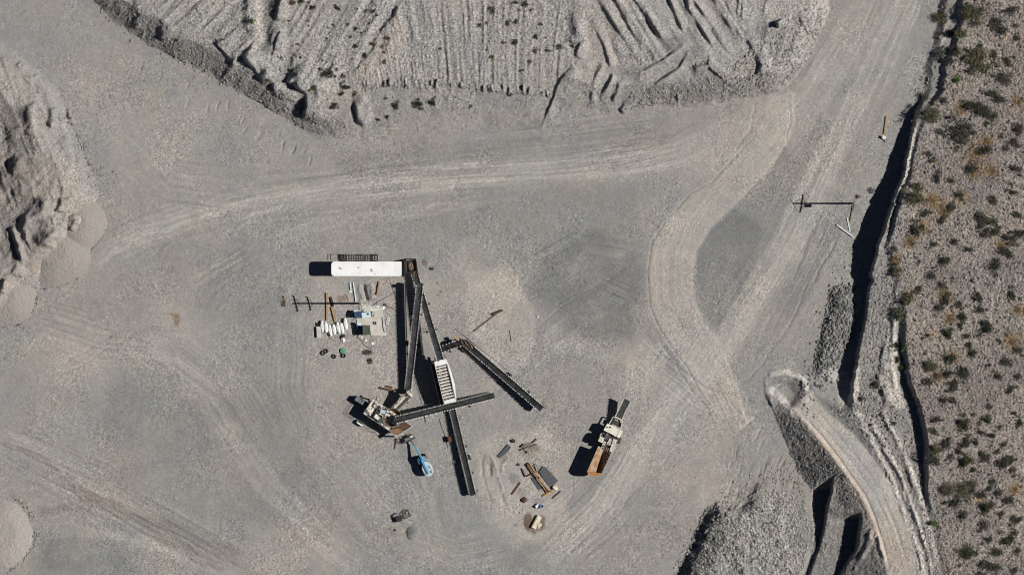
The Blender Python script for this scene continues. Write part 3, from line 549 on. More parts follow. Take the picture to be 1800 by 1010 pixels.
# wheel streaks: many fine parallel lines along the ways the trucks take
def streaks(pts, w, amp, seed, dig=0.035):
    s = box_of(pts, w + 14)
    d, sx, t = near(pts, s, False)
    L = sum(math.hypot(b[0] - a[0], b[1] - a[1]) for a, b in zip(pts[:-1], pts[1:]))
    q = np.where(sx < 0, -d, d) + 7 * fbm(PX[s], PY[s], 150, 2, seed)
    n = 0.6 * vnoise(q / 1.7, t * L / 140, seed) + 0.4 * vnoise(q / 4.2, t * L / 260, seed + 5) - 0.5
    m = (1 - sstep((d / w - .45) / .55)) * sstep(np.minimum(t, 1 - t) / .1) * (0.35 + 0.65 * sstep(.5 + 1.4 * fbm(PX[s], PY[s], 80, 2, seed + 2)))
    COL[s] *= (1 + 2 * amp * n * m)[..., None] * np.array([1, 1, 1], np.float32)
    H[s] += dig * 2 * n * m
for k, (p, w, a) in enumerate([([(168,478),(195,440),(250,412),(330,385),(430,360),(540,342),(650,325),(780,310),(900,300),(1010,292),(1100,283),(1190,268),(1280,225)], 48, .32),
    ([(1610,-60),(1560,60),(1500,190),(1440,310),(1390,420),(1330,520),(1270,610),(1210,690),(1130,790),(1060,890),(990,960),(930,1020)], 75, .30), ([(1372,190),(1330,245),(1265,312),(1205,385),(1178,450),(1180,520),(1205,580),(1245,650),(1290,740)], 36, .17),
    ([(200,570),(290,620),(350,680),(400,760),(470,850),(560,940),(640,1010)], 60, .17), ([(-20,785),(90,820),(180,870),(280,925),(430,1010)], 70, .30), ([(560,470),(520,560),(510,680),(560,800),(650,920),(800,985),(960,950),(1080,850),(1150,700)], 70, .22),
    ([(600,290),(900,255),(1190,228)], 50, .25), ([(325,515),(380,475),(440,445)], 26, .45), ([(940,470),(1020,425),(1110,440)], 36, .3), ([(990,520),(1050,495),(1110,520)], 30, .35), ([(850,690),(940,610),(1000,560),(1130,480)], 45, .22),
    ([(1110,600),(1180,660),(1230,700),(1330,725)], 50, .3), ([(1250,660),(1300,760),(1310,860)], 55, .28), ([(1470,370),(1420,470),(1330,640)], 45, .32), ([(190,220),(300,320),(450,340),(620,325)], 70, .2), ([(850,770),(862,840),(875,920)], 26, .35), ([(690,760),(740,860),(780,980)], 60, .18),
    ([(1398,720),(1440,768),(1490,815),(1535,872),(1565,930),(1590,1010)], 22, .3), ([(720,380),(800,350),(900,345)], 25, .3), ([(60,560),(180,600),(320,610),(430,690),(480,780)], 60, .22), ([(1480,60),(1420,160),(1300,300)], 40, .22)]):
    streaks(p, w, a, 300 + 11 * k)
# stone-to-stone tone, plus odd pale and dark stones
spk = rng.standard_normal(H.shape).astype(np.float32)
gr = 0.09 + 0.13 * patch + 0.12 * NM + 0.07 * WM + 0.15 * SM + 0.14 * VM + 0.12 * LM + 0.20 * DM + 0.18 * BM
tone = 1 + np.where(core, gr * spk + 0.05 * fbm(PX, PY, 5, 2, 95) + 0.06 * fbm(PX, PY, 22, 3, 97), 0)
u = rng.random(H.shape)
dens = 0.004 + 0.014 * patch + 0.025 * NM + 0.03 * SM + 0.04 * DM
tone = np.where(core & (u < dens * 1.5), 1.7, tone)
tone = np.where(core & (u > 1 - dens * 0.9), 0.5, tone)
mot = 0.09 * fbm(PX, PY, 18, 3, 201) + 0.10 * fbm(PX, PY, 62, 4, 205)          # fines rubbed over gravel: warm and cool patches
COL *= np.stack([1 + mot * .85, 1 + mot * 0.5, 1 + mot * 0.1], -1)
COL *= (1 + 0.07 * fbm(PX, PY, 11, 3, 209))[..., None]
COL *= np.clip(tone, 0.35, 1.8)[..., None]
COL = np.clip(COL, 0.02, 0.75)

def build_ground():
    me = bpy.data.meshes.new("ground")
    n = NX * NY
    co = np.empty((n, 3), np.float32)
    co[:, 0] = ((PX0 - 900) / 10).ravel()
    co[:, 1] = ((505 - PY0) / 10).ravel()
    co[:, 2] = H.ravel()
    me.vertices.add(n)
    me.vertices.foreach_set("co", co.ravel())
    idx = np.arange(n, dtype=np.int32).reshape(NY, NX)
    q = np.stack([idx[1:, :-1], idx[1:, 1:], idx[:-1, 1:], idx[:-1, :-1]], -1).reshape(-1, 4)
    nf = len(q)
    me.loops.add(nf * 4)
    me.loops.foreach_set("vertex_index", q.ravel())
    me.polygons.add(nf)
    me.polygons.foreach_set("loop_start", np.arange(0, nf * 4, 4, dtype=np.int32))
    me.update(calc_edges=True)
    a = me.color_attributes.new("dirt", 'FLOAT_COLOR', 'POINT')  # whole ground colour, painted slope light and shade included
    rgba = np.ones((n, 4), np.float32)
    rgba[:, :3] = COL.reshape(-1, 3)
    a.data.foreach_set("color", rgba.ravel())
    m = bpy.data.materials.new("quarry_ground")
    m.use_nodes = True
    nt = m.node_tree
    b = nt.nodes["Principled BSDF"]
    b.inputs["Roughness"].default_value = 0.95
    b.inputs["Specular IOR Level"].default_value = 0.15
    at = nt.nodes.new("ShaderNodeAttribute")
    at.attribute_name = "dirt"
    geo = nt.nodes.new("ShaderNodeNewGeometry")
    n1 = nt.nodes.new("ShaderNodeTexNoise")
    n1.inputs["Scale"].default_value = 6.0
    n1.inputs["Detail"].default_value = 3
    nt.links.new(geo.outputs["Position"], n1.inputs["Vector"])
    mr = nt.nodes.new("ShaderNodeMapRange")
    mr.inputs["From Min"].default_value = 0.3
    mr.inputs["From Max"].default_value = 0.7
    mr.inputs["To Min"].default_value = 0.86
    mr.inputs["To Max"].default_value = 1.14
    nt.links.new(n1.outputs["Fac"], mr.inputs["Value"])
    vm = nt.nodes.new("ShaderNodeVectorMath")
    vm.operation = 'SCALE'
    nt.links.new(at.outputs["Color"], vm.inputs[0])
    nt.links.new(mr.outputs["Result"], vm.inputs["Scale"])
    nt.links.new(vm.outputs["Vector"], b.inputs["Base Color"])
    bp = nt.nodes.new("ShaderNodeBump")
    bp.inputs["Strength"].default_value = 0.35
    bp.inputs["Distance"].default_value = 0.06
    nt.links.new(n1.outputs["Fac"], bp.inputs["Height"])
    nt.links.new(bp.outputs["Normal"], b.inputs["Normal"])
    me.materials.append(m)
    o = bpy.data.objects.new("ground", me)
    C.objects.link(o)
    o["kind"] = "structure"
    return o
build_ground()

# ------------------------------------------------------------------ mesh building helpers
class MB:
    """collects boxes, bars, tubes and sheets; build() links them as ONE mesh object"""
    def __init__(self):
        self.v = []; self.f = []; self.mi = []; self.k = 0
    def slot(self, k):
        self.k = k
        return self
    def add(self, vs, fs):
        n = len(self.v)
        self.v += [tuple(p) for p in vs]
        self.f += [tuple(i + n for i in q) for q in fs]
        self.mi += [self.k] * len(fs)
        return self
    def box(self, c, s, rot=0.0, tilt=None):
        hx, hy, hz_ = s[0] / 2, s[1] / 2, s[2] / 2
        m = Matrix.Rotation(rot, 3, 'Z')
        if tilt is not None: m = m @ tilt
        c = Vector(c)
        vs = [c + m @ Vector((x, y, z)) for z in (-hz_, hz_) for y in (-hy, hy) for x in (-hx, hx)]
        return self.add(vs, [(0, 2, 3, 1), (4, 5, 7, 6), (0, 1, 5, 4), (2, 6, 7, 3), (0, 4, 6, 2), (1, 3, 7, 5)])
    def beam(self, a, b, w, h):
        a = Vector(a); b = Vector(b)
        d = (b - a).normalized()
        up = Vector((0, 0, 1)) if abs(d.z) < 0.95 else Vector((0, 1, 0))
        s = d.cross(up).normalized() * (w / 2)
        u = s.cross(d).normalized() * (h / 2)
        vs = [p + x * s + y * u for p in (a, b) for x, y in ((-1, -1), (1, -1), (1, 1), (-1, 1))]
        return self.add(vs, [(0, 1, 2, 3), (7, 6, 5, 4), (0, 4, 5, 1), (1, 5, 6, 2), (2, 6, 7, 3), (3, 7, 4, 0)])
    def tube(self, a, b, r, n=8, r2=None):
        a = Vector(a); b = Vector(b)
        d = (b - a).normalized()
        up = Vector((0, 0, 1)) if abs(d.z) < 0.9 else Vector((1, 0, 0))
        s = d.cross(up).normalized(); u = s.cross(d)
        r2 = r if r2 is None else r2
        ring = [(math.cos(2 * math.pi * i / n), math.sin(2 * math.pi * i / n)) for i in range(n)]
        vs = [a + r * (s * x + u * y) for x, y in ring] + [b + r2 * (s * x + u * y) for x, y in ring]
        fs = [(i, (i + 1) % n, n + (i + 1) % n, n + i) for i in range(n)]
        fs += [tuple(range(n - 1, -1, -1)), tuple(range(n, 2 * n))]
        return self.add(vs, fs)
    def path(self, pts, r, n=6):
        for a, b in zip(pts[:-1], pts[1:]): self.tube(a, b, r, n)
        return self
    def prism(self, pts, z0, z1):
        """upright slab from an outline of (x, y) points; z0/z1 are numbers or functions of (x, y)"""
        f0 = z0 if callable(z0) else (lambda x, y: z0)
        f1 = z1 if callable(z1) else (lambda x, y: z1)
        n = len(pts)
        vs = [(x, y, f0(x, y)) for x, y in pts] + [(x, y, f1(x, y)) for x, y in pts]
        fs = [tuple(range(n - 1, -1, -1)), tuple(range(n, 2 * n))] + [(i, (i + 1) % n, n + (i + 1) % n, n + i) for i in range(n)]
        return self.add(vs, fs)
    def torus(self, c, R_, r, n=16, m=6, tilt=None):
        vs = []; fs = []
        t = tilt or Matrix.Identity(3)
        for i in range(n):
            a = 2 * math.pi * i / n
            for j in range(m):
                b = 2 * math.pi * j / m
                p = Vector(((R_ + r * math.cos(b)) * math.cos(a), (R_ + r * math.cos(b)) * math.sin(a), r * math.sin(b)))
                vs.append(Vector(c) + t @ p)
        for i in range(n):
            for j in range(m):
                fs.append((i * m + j, ((i + 1) % n) * m + j, ((i + 1) % n) * m + (j + 1) % m, i * m + (j + 1) % m))
        return self.add(vs, fs)
    def lump(self, c, s, seed=0, rough=0.25, n=3):
        """an irregular closed lump (sack, stone, heap)"""
        rr = random.Random(seed)
        vs = []; fs = []
        rows, cols = 2 + n * 2, 6 + n * 2
        for i in range(rows + 1):
            a = math.pi * i / rows
            for j in range(cols):
                b = 2 * math.pi * j / cols
                k = 1 + rough * (rr.random() - .5) * 2
                vs.append((c[0] + s[0] * k * math.sin(a) * math.cos(b), c[1] + s[1] * k * math.sin(a) * math.sin(b), c[2] + s[2] * k * math.cos(a)))
        for i in range(rows):
            for j in range(cols):
                fs.append((i * cols + j, (i + 1) * cols + j, (i + 1) * cols + (j + 1) % cols, i * cols + (j + 1) % cols))
        return self.add(vs, fs)
    def mesh(self, name, mats, off=Vector((0, 0, 0)), smooth=False):
        me = bpy.data.meshes.new(name)
        me.from_pydata([(x - off.x, y - off.y, z - off.z) for x, y, z in self.v], [], self.f)
        for m in (mats if isinstance(mats, (list, tuple)) else [mats]):
            me.materials.append(M[m] if isinstance(m, str) else m)
        me.polygons.foreach_set("material_index", self.mi)
        if smooth: me.polygons.foreach_set("use_smooth", [True] * len(self.f))
        me.update()
        return me

def label(o, text, cat, group=None):
    o["label"] = text; o["category"] = cat
    if group: o["group"] = group
    return o
class Thing:
    """an Empty at the base of a thing; its parts are children built in world coordinates"""
    def __init__(self, name, base, text, cat, group=None, rz=0.0):
        o = bpy.data.objects.new(name, None)
        o.location = base
        o.rotation_euler.z = rz
        o.empty_display_size = 0.3
        C.objects.link(o)
        label(o, text, cat, group)
        self.o = o; self.base = Vector(base)
    def part(self, name, mb, mats, parent=None, text=None, smooth=False):
        ob = bpy.data.objects.new(name, mb.mesh(name, mats, self.base, smooth))
        C.objects.link(ob)
        ob.parent = parent or self.o
        if text: ob["label"] = text
        return ob
    def copy_of(self, src, name, loc, rot, parent=None):
        ob = bpy.data.objects.new(name, src)
        C.objects.link(ob)
        ob.parent = parent or self.o
        ob.location = Vector(loc) - self.base
        ob.rotation_euler = rot
        return ob
def single(name, mb, mats, base, text, cat, group=None, smooth=False):
    ob = bpy.data.objects.new(name, mb.mesh(name, mats, Vector(base), smooth))
    ob.location = base
    C.objects.link(ob)
    return label(ob, text, cat, group)
def copy_thing(root, loc, rz, text=None, group=None):
    r = root.copy(); C.objects.link(r); r.location = loc; r.rotation_euler.z = rz
    if text: r["label"] = text
    if group: r["group"] = group
    for ch in root.children:
        c = ch.copy(); C.objects.link(c); c.parent = r
        for g in ch.children:
            d = g.copy(); C.objects.link(d); d.parent = c
    return r
def loop2(a, b, t): return Vector(a) + (Vector(b) - Vector(a)) * t

# ------------------------------------------------------------------ white van trailer used as a control room
def van_trailer():
    b = G(644, 472)
    t = Thing('van_trailer', b, 'long white box van trailer with two rust stains on its roof', 'trailer')
    x0, y1 = W(582.5, 459.5).xy; x1, y0 = W(706, 485).xy
    g = b.z
    def rr(ins, r=0.55):
        pts = []
        for cx, cy, a0, q in ((x1 - ins, y1 - ins, 0, .15), (x0 + ins, y1 - ins, 90, r), (x0 + ins, y0 + ins, 180, r), (x1 - ins, y0 + ins, 270, .15)):
            sx = -1 if cx > (x0 + x1) / 2 else 1; sy = -1 if cy > (y0 + y1) / 2 else 1
            for k in range(5):
                a = R(a0 + k * 22.5)
                pts.append((cx + sx * q + q * math.cos(a), cy + sy * q + q * math.sin(a)))
        return pts
    t.part('body', MB().prism(rr(0.02), g + 1.05, g + 3.86), 'white')
    roof = t.part('roof', MB().prism(rr(0.0), g + 3.861, g + 3.93), 'roof')
    rb = MB()
    for k in range(1, 12): rb.box((x0 + k * (x1 - x0) / 12, (y0 + y1) / 2, g + 3.937), (0.05, 2.3, 0.014))
    t.part('roof_rib', rb, 'roof', roof)
    rr_ = random.Random(4); rbm = mat('rust_bleed', (.52, .36, .27), .8, dirt=(.36, .18, .11), dirt_amt=1, scale=2.5)
    for cx, cy, n, s in ((598, 471.5, 9, .28), (653, 475, 9, .3), (659, 482, 3, .12), (630, 470, 1, .2)):
        p = W(cx, cy)
        st = MB().prism([(p.x + s * 1.35 * q * math.cos(a), p.y + s * 1.1 * q * math.sin(a)) for a, q in [(i * math.pi / 9, rr_.uniform(.35, 1.1)) for i in range(18)]], g + 3.90, g + 3.942)
        t.part('rust_stain', st, rbm, roof)
    fr = MB()
    for y in (y0 + .75, y1 - .75): fr.beam((x0 + .2, y, g + .93), (x1 - .2, y, g + .93), .12, .22)
    t.part('chassis', fr, 'steel')
    whl = MB().tube((0, -.14, 0), (0, .14, 0), .5, 18).mesh('wheel', ['tyre'])
    for x in (x0 + 1.6, x0 + 2.9):
        for y in (y0 + .22, y0 + .56, y1 - .22, y1 - .56): t.copy_of(whl, 'wheel', (x, y, g + .5), (0, 0, 0))
    for y in (y0 + .5, y1 - .5):
        t.part('landing_leg', MB().beam((x1 - 2.6, y, g + .02), (x1 - 2.6, y, g + .9), .14, .14).box((x1 - 2.6, y, g + .03), (.35, .35, .06)), 'grey')
    d = t.part('door', MB().box((x0 + 5.2, y0 - .005, g + 2.15), (.95, .06, 2.1)), 'white', None, 'side door facing the yard')
    t.part('handle', MB().box((x0 + 5.55, y0 - .06, g + 2.1), (.14, .06, .05)), 'steel', d)
    w = t.part('window', MB().box((x0 + 8.3, y0 - .005, g + 2.6), (1.3, .05, .8)), 'cream')
    t.part('pane', MB().box((x0 + 8.3, y0 - .035, g + 2.6), (1.15, .02, .66)), 'steel', w)
van_trailer()

def steel_landing():
    b = G(634, 452)
    t = Thing('access_landing', b, 'dark grating landing with railings and stair behind the white van trailer', 'landing')
    x0, y1 = W(608, 447).xy; x1, y0 = W(664, 458.5).xy
    z = b.z + 1.25
    m = MB()
    for k in range(14): m.box((x0 + .1 + k * (x1 - x0 - .2) / 13, (y0 + y1) / 2, z), (.17, y1 - y0 - .1, .05))
    for q in (.25, .5, .75): m.box(((x0 + x1) / 2, y0 + (y1 - y0) * q, z + .03), (x1 - x0 - .1, .09, .05))
    t.part('deck', m, 'steel')
    fr = MB()
    for y in (y0, y1): fr.beam((x0, y, z - .1), (x1, y, z - .1), .1, .18)
    for x in (x0, x1): fr.beam((x, y0 + .06, z - .1), (x, y1 - .06, z - .1), .1, .18)
    t.part('deck_frame', fr, 'steel')
    rl = MB()
    for h in (.55, 1.05):
        rl.tube((x0 - .9, y1, z + h), (x1, y1, z + h), .05); rl.tube((x1, y1, z + h), (x1, y0, z + h), .05); rl.tube((x0 - .9, y1, z + h), (x0 - .9, y0 + .2, z + h), .05)
    for k in range(6):
        x = x0 + k * (x1 - x0) / 5
        rl.tube((x, y1, z), (x, y1, z + 1.05), .05)
    t.part('railing', rl, 'steel')
    for x in (x0 + .1, (x0 + x1) / 2, x1 - .1):
        for y in (y0 + .1, y1 - .1): t.part('leg', MB().beam((x, y, b.z - .1), (x, y, z - .19), .1, .1), 'steel')
    s = MB()
    for k in range(5): s.box((x0 - .15 - k * .26, (y0 + y1) / 2 + .1, z - .1 - k * .24), (.2, .9, .04))
    for y in (y0 + .15, y1 + .02):
        s.beam((x0 - .02, y, z - .08), (x0 - 1.3, y, b.z + .1), .05, .16)
    t.part('stair', s, 'grey')
steel_landing()

# ------------------------------------------------------------------ belt conveyors
IDLER = {}; IR = random.Random(8)
def idler_mesh(w):
    k = round(w, 2)
    if k not in IDLER:
        m = MB()
        m.slot(0)
        for s in (-1, 1):
            m.box((0, s * (w / 2 + .13), .12), (.17, .14, .22))
            m.tube((0, s * w * .24, -.08), (0, s * (w / 2 + .02), .04), .05, 6)
        m.slot(1).tube((0, -w * .22, -.11), (0, w * .22, -.11), .05, 6)
        IDLER[k] = m.mesh('idler', ['white', 'steel'])
    return IDLER[k]
def conveyor(name, text, a, b, za, zb, w, belt='rubber', legs=(), truss=0.0, gap=0.45, group='belt conveyors of the crushing plant', skirt=0, motor=True, wheels=None, hop=None):
    """a is the low loading end, b the discharge end, both in photo pixels; z is the height of the belt"""
    A = G(*a, za); B = W(b[0], b[1], hz(*a) + zb)
    base = G(*a)
    t = Thing(name, base, text, 'conveyor', group)
    d = (B - A); L = d.length; u = d.normalized()
    s = Vector((u.y, -u.x, 0)).normalized()
    n = s.cross(u).normalized()
    if n.z < 0: n = -n
    # belt: troughed carrying run and flat return run
    m = MB(); N = max(6, int(L / 0.8)); prof = [(-.5, .16), (-.24, .0), (.24, .0), (.5, .16)]
    vs = []; fs = []
    for i in range(N + 1):
        p = loop2(A, B, i / N) + Vector((0, 0, -.04 * math.sin(math.pi * ((i * 3) % N) / N)))
        vs += [p + s * (x * w) + n * y for x, y in prof] + [p + s * (x * w) + n * (y - .025) for x, y in reversed(prof)]
    for i in range(N):
        for j in range(8): fs.append((i * 8 + j, i * 8 + (j + 1) % 8, (i + 1) * 8 + (j + 1) % 8, (i + 1) * 8 + j))
    fs += [tuple(range(7, -1, -1)), tuple(N * 8 + j for j in range(8))]
    m.add(vs, fs)
    m.beam(A - n * .42, B - n * .42, w * .95, .02)
    t.part('belt', m, belt)
    fr = MB()
    for k in (-1, 1):
        o = s * (k * (w / 2 + .09))
        fr.beam(A + o - n * .16, B + o - n * .16, .09, .2)
        if truss:
            fr.beam(A + o - n * truss, B + o - n * truss, .08, .08)
            q = max(3, int(L / 1.2))
            for i in range(q):
                e0 = loop2(A, B, i / q) + o; e1 = loop2(A, B, (i + .5) / q) + o; e2 = loop2(A, B, (i + 1) / q) + o
                fr.beam(e0 - n * .26, e1 - n * (truss - .04), .05, .05); fr.beam(e1 - n * (truss - .04), e2 - n * .26, .05, .05)
    q = max(3, int(L / 2.0))
    for i in range(q + 1):
        c = loop2(A, B, i / q)
        fr.beam(c - s * (w / 2 + .04) - n * .3, c + s * (w / 2 + .04) - n * .3, .07, .07)
    t.part('frame', fr, 'steel')
    rot = Matrix((u, n.cross(u), n)).transposed().to_euler()
    im = idler_mesh(w)
    q = int((L - .8) / gap)
    for i in range(q + 1):
        t.copy_of(im, 'idler', loop2(A, B, (.4 + i * (L - .8) / max(q, 1) + IR.uniform(-.09, .09)) / L) - n * .05, rot)
    for nm, c in (('tail_pulley', A), ('head_pulley', B)):
        c = c - n * .21
        t.part(nm, MB().tube(c - s * (w * .5), c + s * (w * .5), .2, 14), 'steel')
    if motor:
        c = B - u * .45 - s * (w / 2 + .42) - n * .05
        t.part('drive_motor', MB().box(c, (.5, .42, .42), math.atan2(u.y, u.x)).tube(c + s * .2, c + s * .42, .12, 10), 'orange_yellow' if motor == 'yellow' else 'grey')
    for f in legs:
        c = loop2(A, B, f)
        for k in (-1, 1):
            top = c + s * (k * (w / 2 + .09)) - n * (max(truss, .26) + .02)
            foot = Vector((top.x + s.x * k * .25, top.y + s.y * k * .25, base.z - .15))
            t.part('leg', MB().beam(foot, top, .1, .1).box(foot + Vector((0, 0, .18)), (.4, .4, .05)), 'steel')
    if skirt:
        sk = MB()
        for k in (-1, 1):
            o = s * (k * (w / 2 + .16))
            sk.beam(A - u * .2 + o + n * .32, A + u * skirt + o + n * .32, .05, .5)
        sk.beam(A - u * .2 - s * (w / 2 + .1) + n * .32, A - u * .2 + s * (w / 2 + .1) + n * .32, .05, .5)
        t.part('loading_skirt', sk, 'rustdark')
        om = MB(); rr = random.Random(len(text))
        for k in range(int(skirt * 9)):
            p = A + u * rr.uniform(.0, skirt * .9) + s * rr.uniform(-.3, .3) * w + n * rr.uniform(.05, .16)
            om.lump(p, (rr.uniform(.1, .22),) * 2 + (.1,), k, .3, 1)
        t.part('crushed_rock', om, 'brownore')
    if wheels is not None:
        c = loop2(A, B, wheels); z = base.z + .5
        t.part('axle', MB().beam(Vector((c.x, c.y, z)) - s * (w / 2 + .5), Vector((c.x, c.y, z)) + s * (w / 2 + .5), .12, .12).beam(Vector((c.x, c.y, z + .07)), c - n * (max(truss, .3) + .05), .12, .12), 'steel')
        for k in (-1, 1):
            p = Vector((c.x, c.y, z)) + s * (k * (w / 2 + .52))
            t.part('wheel', MB().tube(p - s * .14, p + s * .14, .48, 18), 'tyre')
    return t, A, B, u, s, n

cA = conveyor('belt_conveyor', 'inclined black feed conveyor running from the rock hopper by the trailer up to the screen', (724, 464), (775, 634), 0.9, 4.1, 1.0, 'rubber_dusty', (.42, .68), .5, skirt=2.2)
cB = conveyor('belt_conveyor', 'steep grey dusty conveyor climbing north from the white crusher chute, left of the feed conveyor', (716.5, 690), (738.5, 499), 0.95, 3.7, 0.95, 'rubber_dusty', (.35, .72), .55, gap=.42, wheels=.45)
cC = conveyor('belt_conveyor', 'long black return conveyor crossing under the screen towards the round crusher bowl', (868, 694.5), (693, 738.5), 0.95, 4.05, 0.95, 'rubber', (.25, .5), .45, gap=.45)
cD = conveyor('belt_conveyor', 'black fines conveyor running south from under the screen, ending on bare ground', (791.5, 703), (831, 868), 0.75, 1.75, 0.95, 'rubber', (.2, .5, .78), .0, gap=.42, wheels=.62)
cE = conveyor('belt_conveyor', 'black stacking conveyor slanting down right away from the brown loading hopper', (816, 601), (951, 717.5), 0.8, 2.0, 0.95, 'rubber', (.3, .8), .4, gap=.4, skirt=2.0, wheels=.55)
cF = conveyor('belt_conveyor', 'short dark cross conveyor between the screen and the slanting stacking conveyor', (777, 613.5), (811, 601.5), 1.3, 2.1, 0.9, 'rubber', (.3, .75), .3, gap=.55, motor='yellow')
def chute_conveyor():
    t, A, B, u, s, n = conveyor('chute_conveyor', 'short conveyor in pale side plates rising from under the crusher deck', (695, 718), (719.5, 692.5), 1.4, 2.5, 0.8, 'cream', (.6,), .4, gap=.9)
    m = MB()
    for k in (-1, 1): m.beam(A + s * k * .62 + n * .2, B + s * k * .62 + n * .2, .06, .75)
    t.part('side_plate', m, 'cream')
    h = MB()
    c = B + u * .35
    for k in (-1, 1): h.beam(c + s * k * .55 - n * .1, c + s * k * .55 + n * .75, .5, .12)
    h.beam(c - s * .6 + n * .7, c + s * .6 + n * .7, .5, .07)
    h.beam(c + u * .3 - s * .6 - n * .3, c + u * .3 + s * .6 - n * .3, .07, .9)
    t.part('head_hood', h, 'cream')
chute_conveyor()
# skirt plates and rock at the tail of the feed conveyor
def feed_hopper():
    b = G(719, 467)
    t = Thing('feed_hopper', b, 'rust brown loading hopper full of crushed rock at the north end of the conveyors', 'hopper')
    cs = [W(711, 459), W(731, 455), W(734, 476), W(713, 480)]
    ins = [loop2(p, sum(cs, Vector()) / 4, .42) for p in cs]
    m = MB()
    for i in range(4):
        a, c = cs[i], cs[(i + 1) % 4]; ai, ci = ins[i], ins[(i + 1) % 4]
        z1, z0 = b.z + 1.9, b.z + 1.05
        vs = [(a.x, a.y, z1), (c.x, c.y, z1), (ci.x, ci.y, z0), (ai.x, ai.y, z0)]
        vs += [(x * 1.0, y, z - .05) for x, y, z in vs]
        m.add(vs, [(0, 1, 2, 3), (7, 6, 5, 4), (0, 4, 5, 1), (2, 6, 7, 3), (1, 5, 6, 2), (3, 7, 4, 0)])
    t.part('hopper_wall', m, 'steel')
    rim = MB()
    for i in range(4): rim.beam(cs[i] + Vector((0, 0, b.z + 1.93)), cs[(i + 1) % 4] + Vector((0, 0, b.z + 1.93)), .12, .1)
    t.part('rim', rim, 'steel')
    for c in cs: t.part('leg', MB().beam((c.x, c.y, b.z - .1), (c.x, c.y, b.z + 1.87), .14, .14), 'steel')
    t.part('rock_fill', MB().lump((W(723, 468).x, W(723, 468).y, b.z + 1.15), (.62, .8, .35), 3, .25, 3), 'brownore')
feed_hopper()

